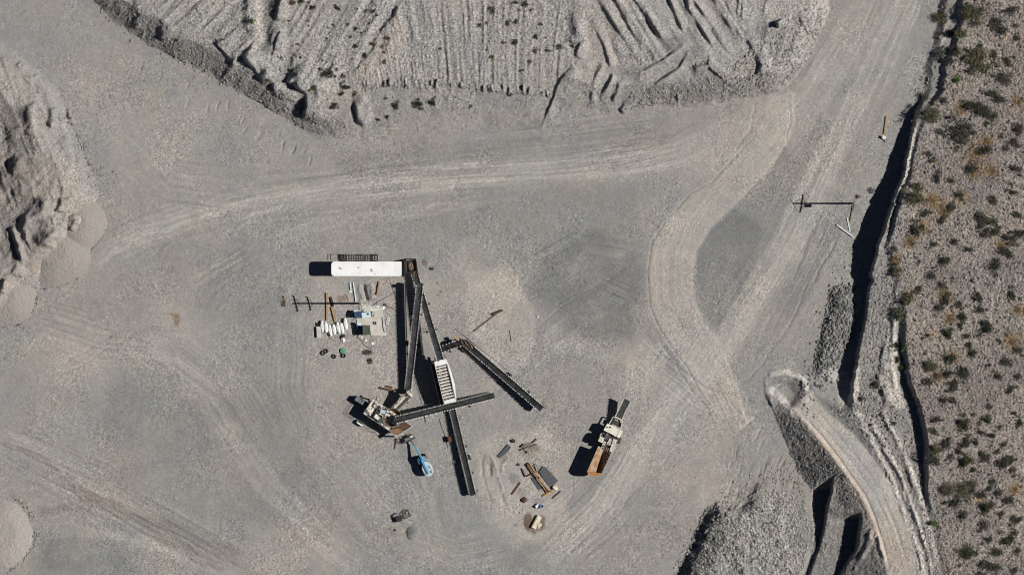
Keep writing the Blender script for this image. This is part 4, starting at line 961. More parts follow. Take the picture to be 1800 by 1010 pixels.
# ------------------------------------------------------------------ the vibrating screen
def screen():
    b = G(783, 671)
    t = Thing('vibrating_screen', b, 'white inclined vibrating screen box with rows of cross bars, at the centre of the conveyors', 'screen')
    A = W(774, 634); B = W(791.5, 707.5)
    u = (B - A).normalized(); s = Vector((u.y, -u.x, 0))          # s points to the west side
    if s.x > 0: s = -s
    L = (B - A).length
    z0, z1 = b.z + 3.55, b.z + 3.05
    def P(f, o, h=0.0): 
        q = A + u * (f * L) + s * o
        return Vector((q.x, q.y, z0 + (z1 - z0) * f + h))
    w = 1.05
    for o, nm in ((w, 'side_plate'), (-w, 'side_plate')):
        m = MB(); out = .0 if o > 0 else -.42
        prof = [(0, .45), (.25, .62), (.62, .62), (1, .40), (1, -.7), (.6, -1.0), (.3, -1.0), (0, -.75)]
        lean = [0, .7, 1, 0, 0, .6, .6, 0]
        n = len(prof)
        vs = [P(f, o + out * .1 * 1 + 0, h) for f, h in prof] + [P(f, o + (.07 if o > 0 else -.07) + out * l, h) for (f, h), l in zip(prof, lean)]
        m.add(vs, [tuple(range(n)), tuple(range(2 * n - 1, n - 1, -1))] + [(i, n + i, n + (i + 1) % n, (i + 1) % n) for i in range(n)])
        t.part(nm, m, 'white')
    deck = MB()
    vs = [P(0, w - .1, .02), P(0, -w + .1, .02), P(1, -w + .1, .02), P(1, w - .1, .02)]
    vs += [v - Vector((0, 0, .08)) for v in vs]
    deck.add(vs, [(3, 2, 1, 0), (4, 5, 6, 7), (0, 1, 5, 4), (1, 2, 6, 5), (2, 3, 7, 6), (3, 0, 4, 7)])
    dk = t.part('screen_deck', deck, mat('worn_screen_cloth', (.11, .085, .065), .8, dirt=(.30, .25, .2), dirt_amt=1, scale=5))
    for k in range(11):
        f = .145 + k * .071
        t.part('cross_bar', MB().beam(P(f, w - .06, .22), P(f, -w + .06, .22), .17, .15), 'white')
    lw = MB()
    for o in (-.45, .0, .45): lw.beam(P(.12, o, .10), P(.88, o, .10), .07, .07)
    t.part('deck_rail', lw, 'dusty')
    rr = random.Random(3); om = MB()
    for k in range(190):
        om.lump(P(rr.uniform(.12, .9), rr.uniform(-.85, .85), .16), [rr.uniform(.06, .2) for _ in range(3)], k, .35, 0)
    t.part('crushed_rock', om, [mat('screened_rock', (.20, .14, .10), .9, dirt=(.42, .38, .34), dirt_amt=1, scale=4, island=.5)])
    t.part('feed_box', MB().beam(P(-.02, 0, .52), P(.10, 0, .50), 2.12, .1).beam(P(-.02, 0, .2), P(.0, 0, .2), 2.1, .5), 'white')
    lp = MB().beam(P(.915, 0, .46), P(1.0, 0, .44), 2.1, .08)
    for k in range(9): lp.beam(P(.915, -.9 + k * .225, .52), P(1.0, -.9 + k * .225, .5), .05, .05)
    t.part('discharge_lip', lp, 'white')
    dr = MB().tube(P(.45, w + .08, -.3), P(.45, w + .55, -.3), .3, 14).tube(P(.45, -w - .5, -.3), P(.45, w + .05, -.3), .14, 10)
    t.part('vibrator_shaft', dr, 'grey')
    ch = MB()
    for o in (-.85, .85):
        ch.beam(Vector((P(-.12, o).x, P(-.12, o).y, b.z + 1.05)), Vector((P(1.0, o).x, P(1.0, o).y, b.z + 1.05)), .2, .36)
    for f in (0, .33, .66, 1): ch.beam(Vector((*P(f, -.75).xy, b.z + 1.05)), Vector((*P(f, .75).xy, b.z + 1.05)), .14, .2)
    t.part('chassis', ch, 'rustdark')
    for f in (.06, .94):
        for o in (-.85, .85):
            t.part('spring_post', MB().beam(Vector((*P(f, o).xy, b.z + 1.24)), P(f, o, -.72), .24, .24), 'rustdark')
            t.part('leg', MB().beam(Vector((*P(f + (.05 if f < .5 else -.05), o).xy, b.z - .1)), Vector((*P(f + (.05 if f < .5 else -.05), o).xy, b.z + .86)), .2, .2), 'steel')
    pn = MB().beam(Vector((*P(.02, w - .0).xy, b.z + 1.9)), Vector((*P(.98, w - .0).xy, b.z + 1.75)), .08, 1.1)
    t.part('fines_chute', pn, 'rustdark')
    wk = MB().beam(P(.02, w + .45, -.95), P(.98, w + .45, -.95), .62, .06)
    t.part('walkway', wk, 'steel')
    rl = MB().tube(P(.02, w + .74, .1), P(.98, w + .74, .1), .03, 6)
    for k in range(7): rl.tube(P(.02 + k * .16, w + .74, .1), P(.02 + k * .16, w + .74, -.93), .03, 6)
    t.part('railing', rl, 'steel')
    for f in (.42, .56):
        for o in (-1.15, 1.15):
            p = P(f, o); p.z = b.z + .52
            t.part('wheel', MB().tube(p - s * .15, p + s * .15, .5, 18), 'tyre')
screen()

# ------------------------------------------------------------------ cone crusher on its raised deck
def cone_crusher():
    b = G(676, 731)
    t = Thing('cone_crusher_plant', b, 'cream crusher plant with a speckled raised deck and a round rusty bowl', 'crusher')
    U = Vector((.840, -.543, 0)); V = Vector((.543, .840, 0))      # along and across the chassis
    O = W(638.5, 726.5)                                            # front left corner of the deck
    def P(a, c, z): return O + U * a + V * c + Vector((0, 0, b.z + z))
    rot = math.atan2(U.y, U.x)
    dkm = mat('dusty_grating', (.70, .65, .58), .8, dirt=(.03, .028, .026), dirt_amt=1, scale=4.5, lo=.53, hi=.56)
    def slab(pts, z, h): return MB().prism([P(a, c, 0).xy[:] for a, c in pts], b.z + z - h, b.z + z)
    dk = t.part('deck', slab([(0, 0), (5.3, 0), (5.3, 3.1), (0, 3.1)], 2.65, .07), dkm)
    t.part('deck_extension', slab([(5.33, .1), (7.05, -.15), (7.7, 1.0), (8.4, 2.75), (5.33, 3.0)], 2.55, .06), 'rustdark')
    fr = MB()
    for c in (.08, 3.02): fr.beam(P(-.1, c, 2.42), P(7.2, c if c > 1 else .1, 2.42), .16, .3)
    for a in (0, 1.8, 3.6, 5.3, 7.0): fr.beam(P(a, .17, 2.42), P(a, 2.9, 2.42), .12, .2)
    for c in (.7, 2.4): fr.beam(P(-.6, c, 1.0), P(8.0, c, 1.0), .22, .4)
    t.part('chassis', fr, 'dusty')
    for a in (.2, 2.6, 5.2, 7.1):
        for c in (.7, 2.4): t.part('leg', MB().beam(P(a, c, -.1), P(a, c, 2.24), .18, .18), 'steel')
    body = MB().box(P(2.6, 1.55, 1.7), (4.6, 2.2, 1.0), rot)
    t.part('engine_housing', body, 'dusty')
    rl = MB()
    edge = [P(5.2, 3.05, 2.65), P(0.05, 3.05, 2.65), P(.05, .05, 2.65), P(7.0, -.08, 2.6)]
    for e0, e1 in zip(edge[:-1], edge[1:]):
        n = max(2, int((e1 - e0).length / 1.1))
        for h in (.55, 1.08): rl.tube(e0 + Vector((0, 0, h)), e1 + Vector((0, 0, h)), .035, 6)
        for k in range(n + 1): rl.tube(loop2(e0, e1, k / n), loop2(e0, e1, k / n) + Vector((0, 0, 1.08)), .035, 6)
    t.part('railing', rl, 'dusty')
    # bowl of the crusher
    c = P(5.05, 1.45, 0); c = W(688.5, 733) + Vector((0, 0, b.z))
    N = 20; m = MB(); vs = []; fs = []
    prof = [(1.15, 2.5), (1.65, 3.25), (1.72, 3.25), (1.72, 3.12), (1.25, 2.35), (1.25, 1.4), (.9, 1.3), (.5, 1.9), (.55, 2.3)]
    prof = [(.55, 2.0), (1.12, 2.5), (1.62, 3.2), (1.72, 3.2), (1.72, 3.08), (1.3, 2.4), (1.3, 1.25), (.55, 1.25)]
    for i in range(N):
        a = 2 * math.pi * i / N
        vs += [(c.x + r * math.cos(a), c.y + r * math.sin(a), c.z + z) for r, z in prof]
    k = len(prof)
    for i in range(N):
        for j in range(k): fs.append((i * k + j, i * k + (j + 1) % k, ((i + 1) % N) * k + (j + 1) % k, ((i + 1) % N) * k + j))
    m.add(vs, fs)
    bowl = t.part('bowl', m, 'rustdark')
    tm = MB().torus((c.x, c.y, c.z + 3.22), 1.68, .07, 24, 6)
    t.part('bowl_rim', tm, mat('dusty_bowl_rim', (.42, .38, .33), .8, dirt=(.05, .04, .035), dirt_amt=1, scale=4, lo=.48, hi=.53), bowl)
    t.part('crusher_cone', MB().tube((c.x, c.y, c.z + 1.95), (c.x, c.y, c.z + 2.55), .5, 14, .16), 'steel', bowl)
    # boxes and slots on the deck
    for a, cc, sx, sy, h, mt, nm in ((1.75, 1.75, .34, 1.9, .38, 'steel', 'cable_tray'), (2.35, .75, .95, .55, .7, 'cream_clean', 'hydraulic_box'), (2.75, 1.55, .9, .2, .5, 'cream_clean', 'guard_plate'), (2.95, 2.1, .7, .6, .55, 'steel', 'drive_guard'),
                                  (3.1, .75, 1.0, .9, .5, 'bluegrey', 'oil_tank'), (.7, .8, .7, .5, .35, dkm, 'valve_box'), (1.0, 2.4, .6, .8, .3, dkm, 'cable_box'), (4.3, 2.75, 1.3, .3, .4, dkm, 'guard_box'), (3.9, .25, 1.6, .25, .35, dkm, 'kick_plate'), (1.3, .3, .9, .2, .25, 'steel', 'pipe_bracket'), (3.4, 2.7, .4, .35, .6, 'white', 'panel_box'), (2.0, 2.75, .5, .2, .5, 'white', 'panel_box')):
        p = P(a, cc, 2.66 + h / 2)
        t.part(nm, MB().box(p, (sx, sy, h), rot), mt)
    p = W(673, 723.5) + Vector((0, 0, b.z + 2.66))
    mo = t.part('drive_motor', MB().tube(p + Vector((-.45, .1, .42)), p + Vector((.45, -.1, .42)), .4, 14), 'paleblue', None, 'faded blue motor beside the bowl')
    t.part('motor_foot', MB().box(p + Vector((0, 0, .06)), (.8, .7, .1)), 'darkblue', mo)
    t.part('ladder', MB().beam(P(-.06, .9, -.05), P(-.06, .9, 2.6), .06, .06).beam(P(-.06, 1.4, -.05), P(-.06, 1.4, 2.6), .06, .06).beam(P(-.1, 1.15, .6), P(-.1, 1.15, .66), .5, .06).beam(P(-.1, 1.15, 1.2), P(-.1, 1.15, 1.26), .5, .06).beam(P(-.1, 1.15, 1.8), P(-.1, 1.15, 1.86), .5, .06), 'grey')
    t.part('front_plate', MB().beam(P(-.14, 1.3, 2.0), P(-.14, 2.6, 2.0), .3, .5), 'grey')
    t.part('exhaust_stack', MB().tube(P(.55, 3.3, 1.2), P(.5, 3.75, 3.0), .13, 10).tube(P(.5, 3.75, 3.0), P(.5, 4.1, 3.1), .16, 10), 'dusty')
    arm = MB().beam(P(7.05, -.15, 2.7), P(8.5, 2.85, 2.7), .16, .3).beam(P(8.5, 2.85, 2.7), P(5.5, 2.85, 2.65), .1, .2)
    t.part('edge_beam', arm, 'dusty')
    t.part('corner_post', MB().beam(P(7.05, -.2, -.1), P(7.05, -.2, 2.8), .28, .28).box(P(7.05, -.2, 2.85), (.55, .5, .12), rot), 'dusty')
    t.part('hopper_plate', MB().prism([P(a, c_, 0).xy[:] for a, c_ in ((5.5, .15), (7.0, -.05), (7.7, 1.3), (6.6, 1.1))], b.z + 2.56, b.z + 2.66), mat('brown_rust', (.20, .105, .055), .85, dirt=(.30, .19, .12), dirt_amt=1, scale=2))
    for a in (1.0, 2.3):
        for c_ in (.35, 2.75):
            q = P(a, c_, .5)
            t.part('wheel', MB().tube(q - V * .16, q + V * .16, .5, 18), 'tyre')
cone_crusher()
def cabinets():
    b = G(634, 704); r = R(-33)
    t = Thing('control_cabinet', b, 'blue grey steel cabinet standing in the crusher shadow by its north end', 'cabinet')
    t.part('case', MB().box(b + Vector((0, 0, .75)), (1.9, .85, 1.3), r), 'bluegrey')
    t.part('lid', MB().box(b + Vector((0, 0, 1.43)), (2.0, .95, .05), r), 'grey')
    for k in (-.7, .7): t.part('skid', MB().box(b + Vector((k * math.cos(r), k * math.sin(r), .05)), (.15, .9, .12), r), 'steel')
    b = G(633, 743.5)
    t = Thing('tool_chest', b, 'white chest with a green top standing south west of the crusher deck', 'chest')
    t.part('case', MB().box(b + Vector((0, 0, .42)), (1.15, .52, .84), r), 'white')
    t.part('lid', MB().box(b + Vector((.12, .2, .62)), (1.0, .45, .5), r), 'green')
    t.part('latch', MB().box(b + Vector((-.15, -.27, .6)), (.12, .05, .16), r), 'steel')
cabinets()

# ------------------------------------------------------------------ blue boom lift
def boom_lift():
    b = G(746, 815)
    t = Thing('boom_lift', b, 'blue boom lift with a round pale cover and its grey basket lowered to the ground', 'boom lift')
    g = b.z
    ax = (W(727, 781) - W(752, 832)).normalized(); sd = Vector((ax.y, -ax.x, 0)); rot = math.atan2(ax.y, ax.x)
    c = W(744, 812) + Vector((0, 0, g))
    ch = MB().box(c + Vector((0, 0, .62)), (2.3, 1.1, .4), rot).box(c + Vector((0, 0, .9)), (1.1, 1.0, .2), rot)
    t.part('chassis', ch, 'darkblue')
    for k in (-1, 1):
        for j in (-1, 1):
            p = c + ax * (.85 * k) + sd * (.78 * j) + Vector((0, 0, .42))
            w = t.part('wheel', MB().tube(p - sd * .17, p + sd * .17, .42, 18), 'tyre')
            t.part('rim', MB().tube(p + sd * (.172 * j), p + sd * (.19 * j), .2, 12), 'oldtimber', w)
    tc = W(751, 823.5)
    pts = []
    for i in range(28):
        a = 2 * math.pi * i / 28
        q = tc + ax * (1.35 * math.cos(a)) + sd * (.98 * math.sin(a))
        pts.append((q.x, q.y))
    cv = MB().prism(pts, g + 1.05, g + 1.75)
    inner = [(tc.x + (x - tc.x) * .86, tc.y + (y - tc.y) * .86) for x, y in pts]
    cv.prism(inner, g + 1.751, g + 1.92)
    cvr = t.part('turret_cover', cv, 'paleblue')
    ln = MB()
    for k in (-.55, -.1, .35): ln.beam(tc + ax * k - sd * .72 + Vector((0, 0, g + 1.925)), tc + ax * k + sd * .72 + Vector((0, 0, g + 1.925)), .05, .03)
    t.part('panel_seam', ln, 'bluegrey', cvr)
    t.part('vent_grille', MB().box(tc - ax * .75 + sd * .35 + Vector((0, 0, g + 1.93)), (.45, .35, .05), rot), 'grey', cvr)
    t.part('fuel_cap', MB().tube(tc + sd * .45 + ax * .15 + Vector((0, 0, g + 1.92)), tc + sd * .45 + ax * .15 + Vector((0, 0, g + 2.0)), .12, 12), 'steel', cvr)
    t.part('turret', MB().box(W(741, 808) + Vector((0, 0, g + 1.35)), (1.0, 1.35, .7), rot).box(W(739.5, 806) + Vector((0, 0, g + 1.8)), (.55, .7, .3), rot), 'blue')
    t.part('engine_cowl', MB().box(W(748, 803) + Vector((0, 0, g + 1.15)), (.6, .55, .5), rot), 'oldtimber')
    a0 = W(753.5, 832) + Vector((0, 0, g + 2.08)); a1 = W(741.5, 806.5) + Vector((0, 0, g + 2.15)); a2 = W(727.5, 781.5) + Vector((0, 0, g + .95))
    bm = t.part('boom', MB().beam(a0, a1, .24, .26).beam(a1, a2, .26, .28), 'blue')
    t.part('hose_track', MB().beam(a1 + sd * .2, loop2(a1, a2, .85) + sd * .2, .09, .1).beam(a0 + sd * -.2, a1 + sd * -.2, .07, .09), 'paleblue', bm)
    t.part('jib_cylinder', MB().tube(loop2(a1, a2, .2) - Vector((0, 0, .25)), loop2(a1, a2, .6) - Vector((0, 0, .2)), .07, 8), 'steel', bm)
    t.part('jib', MB().beam(a2, W(722, 774) + Vector((0, 0, g + .75)), .2, .22), 'bluegrey')
    bc = W(717.5, 771); br = R(24)
    bs = MB().box((bc.x, bc.y, g + .32), (2.3, .85, .08), br)
    bu = Vector((math.cos(br), math.sin(br), 0)); bv = Vector((-bu.y, bu.x, 0))
    B_ = Vector((bc.x, bc.y, g + .3))
    bk = t.part('basket', bs, 'grey')
    rl = MB(); cs = [B_ + bu * 1.15 * i + bv * .42 * j for i, j in ((-1, -1), (1, -1), (1, 1), (-1, 1))]
    for i in range(4):
        for h in (.5, 1.1): rl.tube(cs[i] + Vector((0, 0, h)), cs[(i + 1) % 4] + Vector((0, 0, h)), .035, 6)
        for f in (0, .33, .66): rl.tube(loop2(cs[i], cs[(i + 1) % 4], f), loop2(cs[i], cs[(i + 1) % 4], f) + Vector((0, 0, 1.1)), .03, 6)
    t.part('railing', rl, 'steel', bk)
    t.part('control_box', MB().box(B_ + bu * .75 + bv * .15 + Vector((0, 0, .95)), (.55, .3, .3), br), 'cream', bk)
    t.part('tool_tray', MB().box(B_ - bu * .2 + Vector((0, 0, .5)), (.9, .5, .3), br), 'grey', bk)
boom_lift()

# ------------------------------------------------------------------ mobile jaw crusher
def jaw_crusher():
    b = G(1068, 775)
    t = Thing('mobile_jaw_crusher', b, 'tracked cream jaw crusher with a rusty tan feed hopper, standing alone beside the haul track', 'crusher')
    g = b.z
    U = (W(1097, 715) - W(1045, 822)).normalized(); V = Vector((U.y, -U.x, 0)); rot = math.atan2(U.y, U.x)
    if V.x < 0: V = -V
    def at(px, py, z): return W(px, py) + Vector((0, 0, g + z))
    def pr(pts, z0, z1): return MB().prism([W(x, y).xy[:] for x, y in reversed(pts)], g + z0, g + z1)
    c = at(1066, 784, 0)
    for k in (-1, 1):
        o = V * (k * .95)
        tr = MB(); N = 14; vs = []; fs = []
        ring = []
        for i in range(N):
            a = math.pi / 2 + math.pi * i / (N - 1); ring.append((-1.9 + .42 * math.cos(a), .44 + .42 * math.sin(a)))
        for i in range(N):
            a = -math.pi / 2 + math.pi * i / (N - 1); ring.append((1.9 + .42 * math.cos(a), .44 + .42 * math.sin(a)))
        n = len(ring)
        for s in (-.23, .23): vs += [c + U * x + o + V * s + Vector((0, 0, z)) for x, z in ring]
        fs = [(i, (i + 1) % n, n + (i + 1) % n, n + i) for i in range(n)] + [tuple(range(n - 1, -1, -1)), tuple(range(n, 2 * n))]
        tr.add(vs, fs)
        for i in range(22): tr.box(c + U * (-1.85 + i * .175) + o + Vector((0, 0, .875)), (.09, .48, .05), rot)
        t.part('track', tr, 'steel')
    t.part('chassis', MB().beam(at(1044, 824, 1.15), at(1092, 726, 1.15), 1.25, .5), 'dusty')
    # discharge belt
    A = at(1086, 737, 1.25); B = at(1102, 703.5, 2.45)
    u = (B - A).normalized(); s = V; n = s.cross(u); n = n if n.z > 0 else -n
    bl = MB().beam(A, B, 1.05, .06).tube(B - s * .5, B + s * .5, .16, 12)
    cv = t.part('discharge_belt', bl, mat('grey_belt', (.05, .054, .056), .6, dirt=(.10, .10, .098), dirt_amt=.8, scale=3))
    fr = MB()
    for k in (-1, 1):
        fr.beam(A + s * k * .62 - n * .08, B + s * k * .62 - n * .08, .12, .3)
        for i in range(9): fr.box(loop2(A, B, .04 + i * .118) + s * k * .68 + n * .12, (.12, .16, .2), rot)
    t.part('belt_frame', fr, 'cream', cv)
    t.part('belt_wing', MB().beam(loop2(A, B, .72) + s * .72 + n * .15, B + s * .85 + n * .12, .3, .12), 'dusty', cv)
    # throat behind the belt
    t.part('belt_well', pr([(1078.5, 736.5), (1093, 743.5), (1090.5, 750.5), (1075, 743.5)], 1.45, 1.6), 'steel')
    wf = MB()
    for a_, b_ in (((1078, 732), (1094, 738)), ((1078, 732), (1071, 745)), ((1094, 738), (1092.5, 754))): wf.beam(at(*a_, 1.95), at(*b_, 1.95), .14, .22)
    t.part('well_frame', wf, 'cream')
    hood = t.part('engine_hood', pr([(1067.5, 743.5), (1095, 757), (1089, 769.5), (1061, 755.5)], 1.5, 2.7), 'cream_clean')
    sm = MB().beam(at(1089.3, 754.5, 2.71), at(1083.3, 766.8, 2.71), .05, .03)
    for x, y, r in ((1067.5, 750.5, .1), (1073, 750.5, .14)): sm.tube(at(x, y, 2.69), at(x, y, 2.85), r, 10)
    t.part('exhaust_cap', sm, 'steel', hood)
    # jaw box between hood and hopper
    t.part('jaw_frame', pr([(1061, 757.5), (1086, 770), (1077, 790), (1052, 777.5)], 1.3, 2.05), 'steel')
    for x, y, sx, sy, z, mt, nm in ((1057, 772, .95, .85, 2.9, 'cream', 'flywheel_guard'), (1066, 768, .8, .7, 2.4, 'bluegrey', 'jaw_block'), (1072, 776, 1.2, .7, 2.35, 'dusty', 'jaw_block'), (1062, 779, .8, .5, 2.5, 'dusty', 'jaw_plate'), (1068, 762, .7, .35, 2.3, 'grey', 'pipe_guard')):
        t.part(nm, MB().box(at(x, y, z / 2 + .65), (sx, sy, z - 1.3), rot), mt)
    fw = at(1055, 766, 2.1)
    t.part('flywheel', MB().tube(fw - V * .12, fw + V * .12, .62, 22), 'dusty')
    t.part('side_beam', MB().beam(at(1081.5, 771.5, 2.2), at(1074.5, 793.5, 2.2), .68, .7), 'cream')
    t.part('fuel_tank', pr([(1087.5, 768), (1092.5, 768.5), (1089, 780), (1084.5, 779)], .6, 1.5), 'steel')
    # feed hopper: tall sloping walls
    def wall(top0, top1, bot1, bot0, zt, zb, nm, mt, txt=None):
        vs = [at(*top0, zt), at(*top1, zt), at(*bot1, zb), at(*bot0, zb)]
        nn = (vs[1] - vs[0]).cross(vs[3] - vs[0]).normalized()
        if nn.z < 0: nn = -nn
        vs = vs + [v - nn * .06 for v in vs]
        return t.part(nm, MB().add(vs, [(0, 1, 2, 3), (7, 6, 5, 4), (0, 4, 5, 1), (1, 5, 6, 2), (2, 6, 7, 3), (3, 7, 4, 0)]), mt, None, txt)
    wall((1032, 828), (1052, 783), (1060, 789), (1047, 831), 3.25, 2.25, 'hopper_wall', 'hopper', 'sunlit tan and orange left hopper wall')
    wall((1057, 832), (1073, 797), (1062, 790), (1049, 833), 3.2, 2.1, 'hopper_wall', 'rustdark', 'right hopper wall coloured dark for its shade')  # side turned from the sun: its shade is put into the dark colour
    wall((1032, 829), (1056, 834), (1050, 830), (1044, 828), 3.2, 2.4, 'hopper_wall', 'rust')
    t.part('hopper_end', MB().prism([W(x, y).xy[:] for x, y in ((1032, 827.5), (1034, 832.5), (1040, 835.5), (1049, 836.5), (1056, 834), (1058, 830.5), (1050, 831), (1042, 830))][::-1], g + 2.2, g + 3.12), 'rust')
    t.part('feeder_pan', pr([(1045, 830), (1051, 833), (1066, 791), (1058, 787)], 1.9, 2.05), 'rustdark')
    t.part('grizzly_bar', MB().beam(at(1059, 795, 2.2), at(1064, 784, 2.2), .08, .2).beam(at(1062, 797, 2.2), at(1067, 786, 2.2), .08, .2).beam(at(1065, 798, 2.2), at(1070, 787, 2.2), .08, .2), 'dusty')
    pl = MB()
    for k in range(6): pl.beam(at(1058 + k * 2.6, 827 - k * 6, 1.3), at(1058 + k * 2.6, 827 - k * 6, 3.1), .1, .1)
    t.part('hopper_brace', pl, 'dusty')
    for x, y in ((1040, 822), (1056, 826), (1057, 797), (1068, 800)): t.part('hopper_leg', MB().beam(at(x, y, 1.2), at(x, y, 2.2), .2, .2), 'dusty')
    t.part('light_mast', MB().tube(at(1074, 808, 1.0), at(1077, 811, 1.4), .06, 6), 'steel')
jaw_crusher()

# ------------------------------------------------------------------ power poles
def power_pole(px, py, h, text, arms, tilt):
    b = G(px, py)
    t = Thing('power_pole', b, text, 'power pole', 'power poles of the quarry')
    t.part('post', MB().tube(b + Vector((0, 0, -.5)), b + Vector((0, 0, h)), .17, 12, .12), 'oldtimber')
    for z, half, off in arms:
        d = Vector((math.sin(tilt), math.cos(tilt), 0))
        c = b + Vector((.16, 0, z))
        a = t.part('crossarm', MB().beam(c - d * half, c + d * half, .13, .15), 'oldtimber')
        br = MB()
        for k in (-1, 1): br.beam(c + d * (k * half * .6) + Vector((0, 0, -.06)), c + Vector((-.05, 0, -.8)), .05, .05)
        t.part('brace', br, 'steel', a)
        for k in (-.94, -.45, .45, .94):
            q = c + d * (half * k)
            t.part('insulator', MB().tube(q + Vector((0, 0, .08)), q + Vector((0, 0, .2)), .03, 6).tube(q + Vector((0, 0, .2)), q + Vector((0, 0, .38)), .07, 8, .05), 'grey', a)
    return t
power_pole(632, 533, 11.7, 'tall pole with two crossarms, throwing its shadow over the orange timbers', [(11.3, 1.45, 0), (9.0, 1.25, 0)], R(-14))
tp = power_pole(1500, 357.5, 10.6, 'tall pole beside the dark cut, throwing its shadow onto the haul road', [(9.2, 1.55, 0)], R(8))
c = tp.base
tp.part('transformer', MB().tube(c + Vector((.1, -.42, 7.6)), c + Vector((.1, -.42, 8.5)), .26, 12), 'grey')
dr = MB().beam(c + Vector((0, 0, 10.4)), c + Vector((0, .55, 9.8)), .07, .07).beam(c + Vector((0, -1.3, 9.9)), c + Vector((0, 0, 10.5)), .06, .06).beam(c + Vector((0, .2, 10.6)), c + Vector((0, .75, 11.1)), .07, .07)
tp.part('lightning_arm', dr, 'steel')

# ------------------------------------------------------------------ timbers, bars and pipes on the ground
def stick(name, a, b, w, h, mt, text, cat, group=None, z=0.0, zb=None, round_=False):
    A = G(*a, h / 2 + z); B = G(*b, h / 2 + (z if zb is None else zb))
    m = MB()
    if round_: m.tube(A, B, w / 2, 10)
    else: m.beam(A, B, w, h)
    return single(name, m, mt, G(*a), text, cat, group)
stick('timber_beam', (574.5, 514), (575, 563), .34, .25, 'timber', 'long orange timber lying straight across the pole shadow', 'timber', 'orange timbers')
stick('timber_beam', (583.5, 539), (590, 565), .42, .25, 'timber', 'orange timber lying askew above the white sacks', 'timber', 'orange timbers')
stick('timber_beam', (667.5, 495), (663.5, 518), .36, .28, 'timber', 'short orange timber lying south of the white trailer', 'timber', 'orange timbers')
stick('steel_offcut', (582, 522), (586, 538), .3, .35, 'steel', 'black steel offcut lying between the orange timbers', 'scrap')
stick('pale_pipe', (615, 497), (617, 513), .25, .2, 'aqua', 'left pale pipe lying south of the white trailer', 'pipe', 'pale pipes', round_=True)
stick('pale_pipe', (620.5, 496), (625.5, 530), .22, .2, 'aqua', 'right and longer pale blue pipe south of the white trailer', 'pipe', 'pale pipes', round_=True)
stick('steel_rod', (606.5, 516), (613.5, 529), .08, .08, 'steel', 'thin black rod beside the pale pipes', 'rod', round_=True)
stick('fallen_pole', (881, 545), (832.5, 582), .22, .22, 'oldtimber', 'long dark pole lying on the bare ground right of the conveyors', 'pole', round_=True)
stick('timber_offcut', (884, 545), (866, 552.5), .3, .3, 'rustdark', 'dark timber offcut lying on the end of the long fallen pole', 'timber', z=.1)
stick('steel_rod', (896, 580), (898.5, 600), .1, .1, 'rustdark', 'lone dark rod lying below the long fallen pole', 'rod', round_=True)
stick('rusty_post', (697, 767), (693.5, 789), .16, .16, 'rustdark', 'thin rusty post lying left of the boom lift basket', 'post', round_=True)
stick('steel_rod', (746, 729), (748.5, 742), .12, .12, 'rustdark', 'short dark rod lying south of the long return conveyor', 'rod', round_=True)
stick('timber_board', (580, 593.5), (590.5, 599), .16, .12, 'timber', 'thin brown board lying below the white sacks', 'board')
stick('brown_pipe', (677, 536.5), (694.5, 543.5), .13, .13, 'oldtimber', 'thin brown pipe running from the dark valve', 'pipe', round_=True)
stick('steel_rod', (686, 497), (697, 524), .1, .1, 'rustdark', 'long thin brown rod between the orange timber and the conveyors', 'rod', round_=True)
stick('pole_lean_bar', (1499.5, 361), (1494, 389), .22, .2, 'oldtimber', 'brown bar laid in place of the leaning outline of the pole beside the dark cut', 'post', round_=True)  # stands in for the upright pole's own leaning, stitched outline
stick('crossarm_lean_bar', (1489, 382), (1494.5, 407), .22, .16, 'palewood', 'pale bar laid lengthways in place of the leaning crossarms of the pole by the cut', 'board', 'pale crossarm bars')  # both pale bars stand in for the pole's leaning crossarms
stick('crossarm_lean_bar', (1471, 395), (1501, 417), .24, .14, 'palewood', 'pale bar laid across the other one in place of the leaning crossarms', 'board', 'pale crossarm bars', z=.17)
stick('timber_beam', (1558.5, 205), (1554.5, 236), .27, .25, 'timber', 'weathered orange beam lying beside the small white sign', 'timber')
b = G(1554.5, 241.5)
t = Thing('marker_sign', b, 'small blank white sign tipped back at the edge of the dark cut', 'sign')
t.part('panel', MB().box(b + Vector((0, 0, .75)), (.62, .55, .04), R(-20), Matrix.Rotation(R(15), 3, 'X')), 'white')
t.part('post', MB().beam(b + Vector((.05, -.9, -.1)), b + Vector((0, 0, .73)), .1, .1), 'steel')
single('stump', MB().lump(G(1508, 345.5, .15), (.42, .3, .35), 5, .35, 2), 'oldtimber', G(1508, 345.5), 'dark stump beside the pole at the cut', 'stump')

# ------------------------------------------------------------------ store corner: slab, tanks, sacks, tyres
SL = [(626.5, 559), (640, 544), (655, 541), (672.5, 542), (679.5, 589.5), (652, 589), (650, 571), (628, 569)]
zs = hz(655, 565)
single('concrete_slab', MB().prism([W(x, y).xy[:] for x, y in reversed(SL)], zs - .3, zs + .12), 'concrete', Vector((*W(655, 565).xy, zs)), 'pale stained concrete slab with tanks standing on it', 'slab')
zs += .12
def rounded_box(m, c, s, rot, z0, z1, r=.12):
    pts = []
    for i, (sx, sy) in enumerate(((1, 1), (-1, 1), (-1, -1), (1, -1))):
        for k in range(4):
            a = R(i * 90 + k * 30)
            x = sx * (s[0] / 2 - r) + r * math.cos(a); y = sy * (s[1] / 2 - r) + r * math.sin(a)
            pts.append((c.x + x * math.cos(rot) - y * math.sin(rot), c.y + x * math.sin(rot) + y * math.cos(rot)))
    m.prism(pts, z0, z1)
    q = [(c.x + (x - c.x) * .9, c.y + (y - c.y) * .9) for x, y in pts]
    return m.prism(q, z1 + .001, z1 + .07)
